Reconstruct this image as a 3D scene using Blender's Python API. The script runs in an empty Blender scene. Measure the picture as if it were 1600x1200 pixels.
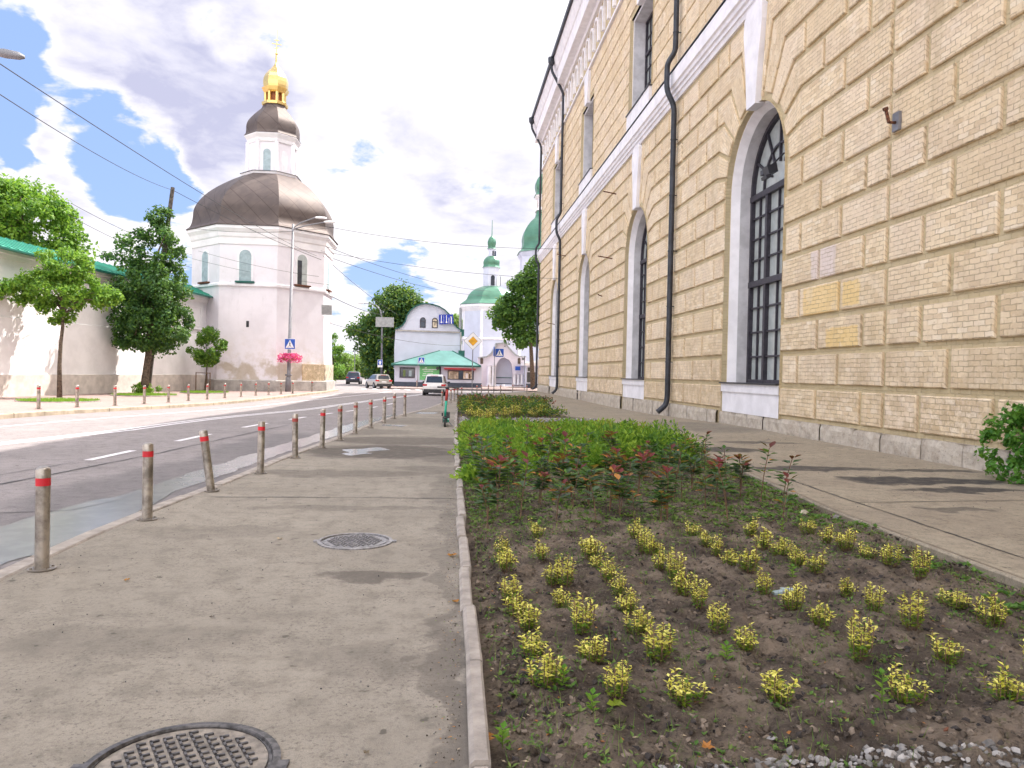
import bpy, math, random
from mathutils import Vector, Matrix, noise as mn
random.seed(7)
R = math.radians
PI = math.pi
# ------------------------------------------------------------------ camera
CAMH = 1.6; FPX = 1190.0
PSI, PIT, ROLL = 0.08414191679019009, 0.014202062722750758, 0.020943951023931952
Fv = Vector((math.sin(PSI)*math.cos(PIT), math.cos(PSI)*math.cos(PIT), -math.sin(PIT)))
R0 = Vector((math.cos(PSI), -math.sin(PSI), 0)); U0 = R0.cross(Fv)
Rv = R0*math.cos(ROLL)+U0*math.sin(ROLL); Uv = U0*math.cos(ROLL)-R0*math.sin(ROLL)
scene = bpy.context.scene
col = scene.collection
cd = bpy.data.cameras.new('camera'); cam = bpy.data.objects.new('camera', cd); col.objects.link(cam)
cam.matrix_world = Matrix(((Rv.x, Uv.x, -Fv.x, 0), (Rv.y, Uv.y, -Fv.y, 0), (Rv.z, Uv.z, -Fv.z, CAMH), (0, 0, 0, 1)))
cd.sensor_width = 36; cd.lens = 36*FPX/1600; cd.clip_start = 0.05; cd.clip_end = 6000
scene.camera = cam
scene.render.resolution_x = 1024; scene.render.resolution_y = 768
def ray(px, py): return Fv*FPX + Rv*(px-800) + Uv*(600-py)
def hz(y):
    t = min(1, max(0, (y-22)/20.)); return -.28*t*t*(3-2*t)
def at(px, py, off=0.):               # the spot on the ground seen there
    z = off
    for i in range(30):
        d = ray(px, py); t = (z-CAMH)/d.z; y = d.y*t; z = off+hz(y)
    return Vector((d.x*t, y, z))
def pz(px, py, Y):                    # a point at distance Y
    d = ray(px, py); t = Y/d.y; return Vector((d.x*t, Y, CAMH+d.z*t))
# ------------------------------------------------------------------ light
SUN_AZ, SUN_EL = 42., 52.             # azimuth from +x towards +y
sd = Vector((math.cos(R(SUN_AZ))*math.cos(R(SUN_EL)), math.sin(R(SUN_AZ))*math.cos(R(SUN_EL)), math.sin(R(SUN_EL))))
ld = bpy.data.lights.new('sun', 'SUN'); sun = bpy.data.objects.new('sun', ld); col.objects.link(sun)
ld.energy = 4.6; ld.angle = R(0.5); ld.color = (1, .94, .86)
sun.rotation_euler = sd.to_track_quat('Z', 'Y').to_euler()
scene.view_settings.view_transform = 'Standard'; scene.view_settings.look = 'None'
scene.view_settings.exposure = 1.0; scene.view_settings.gamma = 1

class NT:                              # tiny node helper
    def __init__(s, tree): s.t = tree; s.n = tree.nodes; s.l = tree.links
    def node(s, kind, **kw):
        n = s.n.new(kind)
        for k, v in kw.items(): setattr(n, k, v)
        return n
    def put(s, sock, v):
        if isinstance(v, bpy.types.NodeSocket): s.l.new(v, sock)
        else:
            if sock.type == 'RGBA' and not hasattr(v, '__len__'): v = (v, v, v, 1)
            elif sock.type == 'RGBA' and len(v) == 3: v = (*v, 1)
            sock.default_value = v
    def math(s, op, a, b=0., c=0., clamp=False):
        n = s.node('ShaderNodeMath', operation=op, use_clamp=clamp)
        s.put(n.inputs[0], a); s.put(n.inputs[1], b); s.put(n.inputs[2], c); return n.outputs[0]
    def vmath(s, op, a, b=(0, 0, 0), sc=None):
        n = s.node('ShaderNodeVectorMath', operation=op); s.put(n.inputs[0], a); s.put(n.inputs[1], b)
        if sc is not None: s.put(n.inputs[3], sc)
        return n.outputs['Value'] if op in ('DOT_PRODUCT', 'LENGTH', 'DISTANCE') else n.outputs[0]
    def noise(s, vec, scale, detail=4., rough=.55, dist=0.):
        n = s.node('ShaderNodeTexNoise'); s.put(n.inputs['Vector'], vec); s.put(n.inputs['Scale'], scale)
        s.put(n.inputs['Detail'], detail); s.put(n.inputs['Roughness'], rough); s.put(n.inputs['Distortion'], dist)
        return n.outputs[0]
    def step(s, v, lo, hi, a=0., b=1.):
        n = s.node('ShaderNodeMapRange', interpolation_type='SMOOTHSTEP')
        s.put(n.inputs[0], v); s.put(n.inputs[1], lo); s.put(n.inputs[2], hi); s.put(n.inputs[3], a); s.put(n.inputs[4], b)
        return n.outputs[0]
    def mix(s, f, a, b, mode='MIX'):
        n = s.node('ShaderNodeMix', data_type='RGBA', blend_type=mode)
        s.put(n.inputs[0], f); s.put(n.inputs[6], a); s.put(n.inputs[7], b); return n.outputs[2]
    def pos(s): return s.node('ShaderNodeNewGeometry').outputs['Position']
    def scale(s, v, sc):
        return s.vmath('MULTIPLY', v, sc)

# ------------------------------------------------------------------ world
w = bpy.data.worlds.new('World'); scene.world = w; w.use_nodes = True
T = NT(w.node_tree)
for n in list(T.n): T.n.remove(n)
out = T.node('ShaderNodeOutputWorld'); bg = T.node('ShaderNodeBackground')
sky = T.node('ShaderNodeTexSky', sky_type='NISHITA', sun_disc=False)
sky.sun_elevation = R(SUN_EL); sky.sun_rotation = R(90-SUN_AZ); sky.air_density = 1.0; sky.dust_density = 0.6
SKYS = 0.12
gen = T.node('ShaderNodeTexCoord').outputs['Generated']
dn = T.vmath('NORMALIZE', gen)
sp = T.node('ShaderNodeSeparateXYZ'); T.put(sp.inputs[0], dn)
zz = T.math('ADD', T.math('MAXIMUM', sp.outputs[2], 0.0), 0.22)
cb = T.node('ShaderNodeCombineXYZ'); T.put(cb.inputs[0], T.math('DIVIDE', sp.outputs[0], zz)); T.put(cb.inputs[1], T.math('DIVIDE', sp.outputs[1], zz)); T.put(cb.inputs[2], sp.outputs[2])
n1 = T.noise(cb.outputs[0], 2.7, 11, .60, .2)
n2 = T.noise(T.vmath('ADD', cb.outputs[0], (5.2, 1.7, .35)), 2.6, 9, .56, .3)
def blob(px, py, r, wgt, acc):
    d = ray(px, py).normalized(); wob = T.vmath('ADD', dn, T.scale(T.vmath('SUBTRACT', NCOL, (.5, .5, .5)), (.16, .16, .16)))
    ds = T.vmath('DISTANCE', wob, tuple(d))
    v = T.step(ds, r/FPX*.45, r/FPX*1.25, wgt, 0.)
    return v if acc is None else T.math('ADD', acc, v)
nc = T.node('ShaderNodeTexNoise'); T.put(nc.inputs['Vector'], dn); nc.inputs['Scale'].default_value = 7; nc.inputs['Detail'].default_value = 6; NCOL = nc.outputs['Color']
cov = None
for b in [(650, 120, 330, .25), (250, 90, 230, .2), (40, 270, 110, .25), (330, 215, 100, .22), (700, 420, 220, .16), (420, 20, 160, .1),
          (20, 45, 55, -.38), (190, 240, 85, -.42), (95, 235, 30, -.2), (590, 365, 80, -.34), (540, 165, 110, -.05), (60, 190, 40, -.3), (365, 25, 60, -.22), (455, 60, 60, -.16), (20, 165, 50, -.3), (230, 295, 55, -.25), (720, 330, 60, -.2), (600, 455, 50, -.15)]:
    cov = blob(*b, cov)
cv = T.math('ADD', T.math('ADD', T.math('MULTIPLY', n1, 1.7), -.36), cov)
mask = T.step(cv, .44, .60)
gray = None
for b in [(250, 95, 190, .8), (330, 150, 120, .5), (80, 130, 120, .35), (620, 280, 110, .35), (760, 300, 110, .3), (130, 320, 60, .25), (760, 420, 90, .3)]:
    gray = blob(*b, gray)
gr = T.math('MULTIPLY', gray, T.step(n2, .20, .68, .2, 1.15), clamp=True)
gr = T.math('ADD', gr, T.step(n2, .42, .68, 0., .5), clamp=True)
n3 = T.noise(T.vmath('ADD', cb.outputs[0], (1.2, 6.7, 3.35)), 7., 8, .6, .3)
gr = T.math('MULTIPLY', gr, T.math('MULTIPLY', T.step(cv, .52, .9, .2, 1.), T.step(n3, .3, .65, .65, 1.1)), clamp=True)
# unseen clouds overhead, behind and sunward brightened as added fill for the shade
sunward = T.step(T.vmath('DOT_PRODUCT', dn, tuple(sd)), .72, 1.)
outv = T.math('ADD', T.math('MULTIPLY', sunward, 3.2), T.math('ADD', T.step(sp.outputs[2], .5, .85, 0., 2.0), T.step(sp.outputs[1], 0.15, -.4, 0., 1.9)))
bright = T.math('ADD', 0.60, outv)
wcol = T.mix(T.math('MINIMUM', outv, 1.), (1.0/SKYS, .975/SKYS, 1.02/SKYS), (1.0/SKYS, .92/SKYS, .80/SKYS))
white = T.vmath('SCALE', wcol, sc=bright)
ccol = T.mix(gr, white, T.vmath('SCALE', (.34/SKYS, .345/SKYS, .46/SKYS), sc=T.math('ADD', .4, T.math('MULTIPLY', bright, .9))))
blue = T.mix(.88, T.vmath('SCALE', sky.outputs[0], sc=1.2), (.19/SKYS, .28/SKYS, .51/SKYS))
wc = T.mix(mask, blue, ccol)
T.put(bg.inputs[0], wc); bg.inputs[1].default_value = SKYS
T.l.new(bg.outputs[0], out.inputs[0])

# ------------------------------------------------------------------ materials
MATS = {}
def newmat(name):
    m = bpy.data.materials.new(name); m.use_nodes = True
    t = NT(m.node_tree); b = t.n['Principled BSDF']; MATS[name] = m
    return m, t, b
def plain(name, c, rough=.6, metal=0., var=.12, scale=3., bump=0., bscale=40., spec=None, c2=None, coat=0.):
    m, t, b = newmat(name)
    p = t.pos(); n = t.noise(p, scale, 5, .6)
    c2 = c2 or tuple(x*(1-var*2.2) for x in c)
    t.put(b.inputs['Base Color'], t.mix(t.step(n, .3, .7), tuple(min(1, x*(1+var*.4)) for x in c), c2))
    b.inputs['Roughness'].default_value = rough; b.inputs['Metallic'].default_value = metal
    if spec is not None: b.inputs['Specular IOR Level'].default_value = spec
    if coat: b.inputs['Coat Weight'].default_value = coat
    if bump:
        bn = t.node('ShaderNodeBump'); bn.inputs['Strength'].default_value = bump; bn.inputs['Distance'].default_value = .02
        t.put(bn.inputs['Height'], t.noise(p, bscale, 6, .65)); t.l.new(bn.outputs[0], b.inputs['Normal'])
    return m
def leafmat(name, c, c2, tr=.35, rough=.5, dark=None):
    m, t, b = newmat(name)
    r = t.node('ShaderNodeNewGeometry').outputs['Random Per Island']
    cc = t.mix(r, c, c2)
    if dark: cc = t.mix(t.step(t.noise(t.pos(), 2.2, 2), .45, .62, 0, .7), cc, dark)
    b.inputs['Roughness'].default_value = rough; t.put(b.inputs['Base Color'], cc); b.inputs['Specular IOR Level'].default_value = .3
    tl = t.node('ShaderNodeBsdfTranslucent'); t.put(tl.inputs[0], t.mix(.5, cc, (.25, .4, .04), 'MIX'))
    mx = t.node('ShaderNodeMixShader'); mx.inputs[0].default_value = tr
    t.l.new(b.outputs[0], mx.inputs[1]); t.l.new(tl.outputs[0], mx.inputs[2]); t.l.new(mx.outputs[0], t.n['Material Output'].inputs[0])
    return m
def ell(t, p, x, y, rx, ry, soft=.5):   # elliptical stain mask with a ragged edge, world metres
    q = t.vmath('MULTIPLY', t.vmath('SUBTRACT', p, (x, y, 0)), (1/rx, 1/ry, 0))
    return t.step(t.vmath('LENGTH', q), .72, 1.12, 1., 0.)
def wobble(t, p, sc, amt):
    n = t.node('ShaderNodeTexNoise'); t.put(n.inputs['Vector'], p); n.inputs['Scale'].default_value = sc; n.inputs['Detail'].default_value = 5
    return t.vmath('ADD', p, t.scale(t.vmath('SUBTRACT', n.outputs['Color'], (.5, .5, .5)), (amt, amt, 0)))
def asphalt(name, base, dirt, stains=(), fine=140., wet=(.07, .07, .075), crack=.0, grit=.4):
    m, t, b = newmat(name); p = t.pos()
    big = t.step(t.noise(p, .55, 6, .65), .35, .7); mid = t.noise(p, 4.5, 6, .7); fn = t.noise(p, fine, 3, .7)
    c = t.mix(big, base, dirt); c = t.mix(t.step(mid, .42, .70, 0, .65), c, tuple(x*.66 for x in dirt)); c = t.mix(t.step(t.noise(p, 14., 5, .7), .52, .66, 0, .4), c, tuple(x*.6 for x in dirt))
    c = t.mix(t.step(fn, .45, .75, 0, grit), c, tuple(x*.35 for x in base)); c = t.mix(t.step(fn, .22, .38, grit, 0), c, tuple(min(1, x*1.8) for x in base))
    g2 = t.noise(p, 42., 4, .75); ms = t.step(t.noise(p, 1.7, 5, .7), .40, .58, .3, 1.); c = t.mix(t.math('MULTIPLY', t.step(g2, .52, .64, 0, .85), ms), c, tuple(x*.42 for x in base)); c = t.mix(t.step(g2, .30, .42, .3, 0), c, tuple(min(1, x*1.5) for x in base))
    sp_ = t.noise(p, 9., 2, .5); c = t.mix(t.step(sp_, .70, .74, 0, .8), c, tuple(x*.3 for x in base))
    if stains:
        q = wobble(t, p, 1.6, 1.0); q = wobble(t, q, 9, .12); acc = None
        for s in stains:
            e = t.math('MULTIPLY', ell(t, q, *s[:4]), s[4]); acc = e if acc is None else t.math('MAXIMUM', acc, e)
        acc = t.math('MULTIPLY', acc, t.step(t.noise(p, 5, 5, .7), .3, .55, .7, 1.))
        c = t.mix(acc, c, wet)
    if crack:
        v = t.node('ShaderNodeTexVoronoi', feature='DISTANCE_TO_EDGE'); t.put(v.inputs['Vector'], wobble(t, p, 2.0, .9)); v.inputs['Scale'].default_value = .35
        k = t.math('MULTIPLY', t.step(v.outputs[0], .0, .0045, 1., 0.), t.step(t.noise(p, .8, 2), .5, .62, 0, crack)); c = t.mix(k, c, (.03, .03, .03))
    t.put(b.inputs['Base Color'], c); b.inputs['Roughness'].default_value = .88; b.inputs['Specular IOR Level'].default_value = .25
    bn = t.node('ShaderNodeBump'); bn.inputs['Strength'].default_value = .45; bn.inputs['Distance'].default_value = .01
    t.put(bn.inputs['Height'], t.math('ADD', fn, t.math('MULTIPLY', mid, 1.5))); t.l.new(bn.outputs[0], b.inputs['Normal'])
    return m
M = {}
M['walk'] = asphalt('sidewalk asphalt', (.335, .295, .245), (.27, .237, .196), stains=[
    (-1.2, 15.2, 1.7, 1.4, .95), (-1.0, 17.6, 2.0, 1.1, .75), (.0, 15.0, .5, 1.8, .55), (-1.6, 11.9, 1.5, .45, .5), (-.2, 12.5, .55, .6, .45), (-2.2, 20, 1.6, 1.1, .45),
    (-.58, 5.9, .30, .2, .75), (-.3, 6.0, .2, .12, .7), (-1.9, 4.6, .9, .35, .25), (-2.3, 7.6, .8, .3, .3), (-.4, 4.2, .5, .25, .3), (-1.2, 8.9, 1.3, .2, .35), (-.9, 25, 1.6, 2.2, .4), (-.9, 33, 1.4, 2.5, .4), (.05, 6.5, .12, 3.4, .35), (.05, 3.6, .13, 1.8, .6), (.0, 10.5, .3, 1.5, .35)], wet=(.10, .085, .073))
M['path'] = asphalt('path asphalt', (.37, .315, .235), (.30, .25, .19), stains=[
    (7.6, 11.6, 1.5, .45, .95), (8.6, 12.9, 1.0, .22, .8), (6.6, 13.0, 1.3, .3, .85), (6.2, 16.3, .9, .6, .8), (7.6, 10.6, 1.1, .25, .9), (8.9, 9.9, .6, .4, .8), (6.4, 9.0, .5, .15, .6), (7.6, 18.2, 1.2, .3, .6), (8, 24, 1.8, 3, .3)], wet=(.04, .038, .039))
M['road'] = asphalt('road asphalt', (.285, .255, .255), (.24, .215, .215), stains=[(-4.2, 11, 1.2, 4, .4), (-4, 17, 1, 4, .4), (-4.6, 7, 1.2, 2, .3)], fine=90., grit=.15)
M['gutter'] = asphalt('gutter asphalt', (.24, .20, .185), (.18, .165, .15), fine=90.)
M['paving'] = asphalt('pale paving', (.36, .265, .245), (.31, .23, .21), fine=60., grit=.12)
M['concrete'] = plain('kerb concrete', (.40, .35, .31), .85, var=.16, scale=6, bump=.5, bscale=60)
M['kerbdark'] = plain('worn kerb concrete', (.30, .265, .24), .85, var=.2, scale=5, bump=.5, bscale=60)
M['ykerb'] = plain('sandy kerb stone', (.42, .35, .27), .85, var=.15, scale=2, bump=.4)
M['white_line'] = plain('road paint', (.78, .75, .78), .6, var=.12, scale=8, bump=.2)
M['crack'] = plain('bitumen joint', (.03, .03, .032), .6)
M['steel'] = plain('brushed steel', (.48, .43, .38), .36, .85, .26, 9, bump=.15, bscale=60)
M['steel_dark'] = plain('dirty steel', (.34, .30, .26), .55, .7, .2, 10)
M['red'] = plain('red tape', (.62, .015, .03), .45)
M['fadedred'] = plain('faded red tape', (.42, .07, .06), .5)
M['limewhite'] = plain('limewashed plaster', (.86, .84, .87), .9, var=.05, scale=.9, bump=.3, bscale=6)
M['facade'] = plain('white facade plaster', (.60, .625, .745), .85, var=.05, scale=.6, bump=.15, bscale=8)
M['gatepl'] = plain('pinkish gate plaster', (.70, .64, .71), .85, var=.04, scale=1)
M['trim'] = plain('white painted trim', (.86, .84, .88), .8, var=.06, scale=1.5, bump=.15, bscale=12)
M['reveal'] = plain('grey painted reveal', (.64, .63, .66), .85, var=.1, scale=2, bump=.2, bscale=10)
M['sill'] = plain('dark sill metal', (.05, .05, .06), .4, .5)
M['pipe'] = plain('dark painted downpipe', (.035, .04, .055), .45, .1, .25, 3)
M['frame'] = plain('dark window frame', (.045, .04, .055), .5, 0, .2, 6)
M['green_roof'] = plain('green painted roof', (.03, .27, .19), .45, .1, .1, 1.5)
M['green_roof_pale'] = plain('pale green metal roof', (.11, .265, .245), .45, .2, .08, 1.)
M['dome_green'] = plain('green dome metal', (.10, .25, .17), .4, .35, .1, .6)
M['dark_green'] = plain('dark green trim', (.01, .11, .09), .5)
M['gold'] = plain('gilded metal', (.90, .64, .24), .3, 1., .05, 5)
M['golddark'] = plain('lantern opening', (.30, .09, .02), .6)
M['darkglass'] = plain('dark glass', (.04, .05, .07), .08, 0, .2, 2, spec=.8)
M['paleglass'] = plain('pale blind glass', (.46, .50, .50), .15, 0, .08, 3, spec=.6)
M['bluewin'] = plain('grey blue shutter', (.36, .46, .50), .5)
M['black'] = plain('black rubber', (.018, .018, .02), .7)
M['blackpl'] = plain('black plastic', (.03, .03, .035), .45)
M['galv'] = plain('galvanised steel', (.24, .24, .265), .55, .35, .1, 4)
M['signblue'] = plain('blue sign face', (.01, .09, .50), .35)
M['banner_blue'] = plain('blue banner cloth', (.01, .04, .42), .6)
M['signwhite'] = plain('white sign face', (.85, .84, .86), .4, var=.03)
M['signback'] = plain('grey sign back', (.36, .37, .38), .6)
M['signyellow'] = plain('yellow sign face', (.85, .42, .01), .4)
M['bark'] = plain('grey brown bark', (.16, .12, .09), .9, var=.3, scale=9, bump=.8, bscale=20)
M['wood'] = plain('weathered pole wood', (.10, .085, .075), .9, var=.3, scale=5, bump=.6)
M['stem'] = plain('thin woody stem', (.22, .13, .08), .85, var=.3, scale=20)
M['teal'] = plain('teal scooter paint', (.02, .42, .28), .35)
M['scred'] = plain('orange red scooter paint', (.42, .045, .04), .35)
M['bannergreen'] = plain('green banner print', (.16, .52, .20), .5)
M['plinthblue'] = plain('dark slate plinth', (.06, .075, .115), .6)
M['poster'] = plain('pale poster print', (.72, .60, .46), .5, var=.3, scale=3)
M['wallgrey'] = plain('grey cast plinth', (.45, .42, .40), .9, var=.15, scale=2, bump=.4)
M['tanplinth'] = plain('tan washed plinth', (.68, .62, .58), .9, var=.1, scale=2, bump=.4)
M['cast'] = plain('cast iron', (.15, .14, .14), .5, .5, .3, 30)
M['castpale'] = plain('worn cast iron', (.34, .325, .33), .42, .6, .25, 25)
M['dust'] = plain('packed dust', (.30, .26, .22), .9, var=.2, scale=20, bump=.4)
M['stone'] = plain('pale gravel stone', (.30, .28, .265), .85, var=.3, scale=6, bump=.5, bscale=50)
M['cable'] = plain('black cable', (.03, .03, .035), .6)
M['rust'] = plain('rusty iron', (.20, .08, .045), .8, .3, .4, 20)
M['pink'] = leafmat('magenta petunia', (.75, .02, .22), (.85, .08, .40), .3)
M['basket'] = plain('terracotta basket', (.35, .12, .08), .7)
M['leaf_bright'] = leafmat('bright green foliage', (.10, .26, .025), (.26, .42, .05), .45)
M['leaf_mid'] = leafmat('mid green foliage', (.04, .13, .02), (.14, .27, .05), .38)
M['leaf_dark'] = leafmat('dark green foliage', (.025, .085, .03), (.07, .15, .045), .3)
M['leaf_lime'] = leafmat('lime tree foliage', (.035, .11, .015), (.22, .30, .04), .35)
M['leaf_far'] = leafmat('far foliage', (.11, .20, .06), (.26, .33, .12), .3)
M['leaf_yellow'] = leafmat('yellow edged leaves', (.62, .56, .06), (.97, .90, .26), .25)
M['leaf_yellowgreen'] = leafmat('green leaf centres', (.10, .20, .02), (.30, .34, .03), .3)
M['leaf_cover'] = leafmat('low hedge leaves', (.09, .22, .02), (.36, .50, .06), .4)
M['leaf_olive'] = leafmat('olive hedge leaves', (.20, .22, .02), (.38, .36, .05), .3)
M['leaf_red'] = leafmat('wine red leaves', (.09, .012, .022), (.30, .03, .045), .35)
M['leaf_bush'] = leafmat('dark sapling leaves', (.020, .055, .03), (.05, .11, .035), .25)
M['leaf_orange'] = leafmat('orange brown leaves', (.34, .11, .03), (.55, .25, .06), .3)
M['weed'] = leafmat('weed leaves', (.07, .15, .03), (.22, .28, .07), .35)
M['ivy'] = leafmat('broad green leaves', (.035, .15, .02), (.13, .30, .04), .35)
M['drystraw'] = plain('dry litter', (.42, .33, .22), .9, var=.3, scale=30)
# soil
m, t, b = newmat('garden soil'); p = t.pos()
c = t.mix(t.step(t.noise(p, 1.7, 6, .7), .38, .68), (.088, .069, .056), (.27, .212, .162))
c = t.mix(t.step(t.noise(p, 24, 5, .75), .5, .7, 0, .85), c, (.022, .019, .018)); c = t.mix(t.step(t.noise(p, 60, 4, .7), .60, .72, 0, .75), c, (.42, .34, .25))
c = t.mix(t.step(t.noise(t.vmath('ADD', p, (3, 9, 0)), 13, 5, .75), .56, .68, 0, .5), c, (.12, .15, .05))
t.put(b.inputs['Base Color'], c); b.inputs['Roughness'].default_value = .95; b.inputs['Specular IOR Level'].default_value = .1
bn = t.node('ShaderNodeBump'); bn.inputs['Strength'].default_value = 1.; bn.inputs['Distance'].default_value = .03; t.put(bn.inputs['Height'], t.noise(p, 35, 6, .75)); t.l.new(bn.outputs[0], b.inputs['Normal']); M['soil'] = m
M['soildark'] = plain('dark soil clod', (.05, .04, .036), .95, var=.3, scale=30); M['soillight'] = plain('dry soil clod', (.22, .17, .13), .95, var=.3, scale=30)
# puddle
m, t, b = newmat('puddle water'); p = t.pos(); n = t.noise(p, 3., 5, .6)
t.put(b.inputs['Base Color'], t.mix(t.step(n, .4, .6), (.27, .255, .255), (.23, .22, .22))); b.inputs['Specular IOR Level'].default_value = 1.
b.inputs['Roughness'].default_value = .22; M['puddle'] = m
# plinth stone
m, t, b = newmat('rough plinth stone'); p = t.pos(); n = t.noise(p, 3.5, 8, .7)
c = t.mix(t.step(n, .35, .65), (.58, .52, .44), (.42, .355, .29)); c = t.mix(t.step(t.noise(p, 17, 5, .7), .55, .7, 0, .6), c, (.16, .14, .125))
t.put(b.inputs['Base Color'], c); b.inputs['Roughness'].default_value = .9
bn = t.node('ShaderNodeBump'); bn.inputs['Strength'].default_value = .9; bn.inputs['Distance'].default_value = .05; t.put(bn.inputs['Height'], t.noise(p, 7, 9, .7)); t.l.new(bn.outputs[0], b.inputs['Normal']); M['plinth'] = m
# brick: uv in metres
def brickmat(name, groove=False):
    m, t, b = newmat(name); uv = t.node('ShaderNodeTexCoord').outputs['UV']; p = t.pos()
    nn = t.node('ShaderNodeTexNoise'); t.put(nn.inputs['Vector'], p); nn.inputs['Scale'].default_value = 5.5; nn.inputs['Detail'].default_value = 5
    d = t.vmath('ADD', uv, t.scale(t.vmath('SUBTRACT', nn.outputs['Color'], (.5, .5, .5)), (.06, .055, 0)))
    br = t.node('ShaderNodeTexBrick'); t.put(br.inputs['Vector'], d); br.inputs['Scale'].default_value = 1.
    for k, v in (('Mortar Size', .0085), ('Mortar Smooth', .25), ('Brick Width', .30), ('Row Height', .106), ('Bias', 0.)): br.inputs[k].default_value = v
    br.inputs['Color1'].default_value = (0, 0, 0, 1); br.inputs['Color2'].default_value = (1, 1, 1, 1); br.inputs['Mortar'].default_value = (.5, .5, .5, 1)
    a = (.88, .725, .515); a2 = (.79, .625, .42)
    c = t.mix(t.step(br.outputs[0], .0, 1., 0., .9), a, a2); c = t.mix(t.step(br.outputs[0], .80, .95, 0, .55), c, (.58, .43, .27)); c = t.mix(t.step(br.outputs[0], .16, .04, 0, .5), c, (.90, .80, .66)); c = t.mix(t.step(t.noise(p, .8, 4, .6), .4, .65, 0, .6), c, (.70, .56, .42))
    c = t.mix(t.step(t.noise(p, 7, 5, .7), .55, .7, 0, .55), c, (.50, .36, .20)); c = t.mix(t.step(t.noise(t.vmath('ADD', p, (7, 3, 1)), 9, 4, .7), .58, .68, 0, .6), c, (.84, .70, .56))
    s = t.node('ShaderNodeSeparateXYZ'); t.put(s.inputs[0], p)
    low = t.math('MULTIPLY', t.step(s.outputs[2], 4.0, .6, 0, .8), t.step(t.noise(p, 2.1, 7, .72), .40, .60)); c = t.mix(low, c, (.50, .375, .235)); c = t.mix(t.math('MULTIPLY', t.step(s.outputs[2], 3., .5, 0, .5), t.step(t.noise(p, 6., 5, .7), .5, .62)), c, (.80, .68, .56))
    if not groove:
        isl = t.node('ShaderNodeNewGeometry').outputs['Random Per Island']; c = t.mix(t.step(isl, 0., .5, .5, 0.), c, (.70, .55, .36)); c = t.mix(t.step(isl, .6, 1., 0., .4), c, (.92, .77, .60))
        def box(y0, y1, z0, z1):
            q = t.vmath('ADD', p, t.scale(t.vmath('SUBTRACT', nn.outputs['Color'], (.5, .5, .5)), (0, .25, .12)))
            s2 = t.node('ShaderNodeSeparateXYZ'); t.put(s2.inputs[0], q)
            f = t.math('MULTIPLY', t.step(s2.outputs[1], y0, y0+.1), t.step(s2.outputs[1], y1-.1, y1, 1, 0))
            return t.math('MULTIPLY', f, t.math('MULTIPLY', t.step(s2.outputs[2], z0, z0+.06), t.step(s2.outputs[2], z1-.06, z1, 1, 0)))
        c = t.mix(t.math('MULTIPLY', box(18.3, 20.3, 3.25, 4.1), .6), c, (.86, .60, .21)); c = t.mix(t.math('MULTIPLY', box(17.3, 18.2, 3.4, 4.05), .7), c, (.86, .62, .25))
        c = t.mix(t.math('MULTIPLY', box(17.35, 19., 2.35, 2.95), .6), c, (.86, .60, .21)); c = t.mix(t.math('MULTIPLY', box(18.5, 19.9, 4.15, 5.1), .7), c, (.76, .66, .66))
    mort = t.math('MULTIPLY', br.outputs[1], t.step(t.noise(p, 3.1, 6, .75), .38, .58, .0, .9))
    c = t.mix(t.math('MULTIPLY', mort, .8), c, (.46, .36, .24))
    st_ = t.noise(t.vmath('MULTIPLY', p, (1, 1.6, .16)), 1., 6, .7); c = t.mix(t.step(st_, .52, .68, 0, .4), c, (.52, .41, .26)); c = t.mix(t.step(t.noise(p, 1.3, 3, .6), .55, .7, 0, .35), c, (.88, .76, .60))
    if groove: c = t.mix(.75, c, (.52, .435, .265))
    t.put(b.inputs['Base Color'], c); b.inputs['Roughness'].default_value = .92; b.inputs['Specular IOR Level'].default_value = .15
    bn = t.node('ShaderNodeBump'); bn.inputs['Strength'].default_value = 1.; bn.inputs['Distance'].default_value = .026
    t.put(bn.inputs['Height'], t.math('SUBTRACT', t.math('ADD', t.math('MULTIPLY', t.noise(p, 14, 6, .7), .9), t.math('MULTIPLY', br.outputs[0], .35)), t.math('MULTIPLY', mort, 1.1)))
    t.l.new(bn.outputs[0], b.inputs['Normal']); M['brickgroove' if groove else 'brick'] = m
brickmat('pale yellow brick'); brickmat('recessed yellow brick', True)
# dome copper with diagonal seams (uv: u along facet metres, v up metres)
m, t, b = newmat('brown seamed dome metal'); p = t.pos(); uv = t.node('ShaderNodeTexCoord').outputs['UV']
s = t.node('ShaderNodeSeparateXYZ'); t.put(s.inputs[0], uv)
k1 = t.math('FRACT', t.math('MULTIPLY', t.math('ADD', s.outputs[0], s.outputs[1]), .62)); k2 = t.math('FRACT', t.math('MULTIPLY', t.math('SUBTRACT', s.outputs[0], s.outputs[1]), .62))
ln = t.math('MAXIMUM', t.step(k1, .0, .08, 1, 0), t.step(k2, 0, .07, .4, 0))
c = t.mix(t.step(t.noise(p, .9, 4), .35, .65), (.135, .108, .10), (.105, .085, .082)); c = t.mix(t.math('MULTIPLY', ln, .8), c, (.05, .035, .035))
t.put(b.inputs['Base Color'], c); b.inputs['Roughness'].default_value = .6; b.inputs['Specular IOR Level'].default_value = .25; b.inputs['Metallic'].default_value = .35; M['dome'] = m
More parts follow.
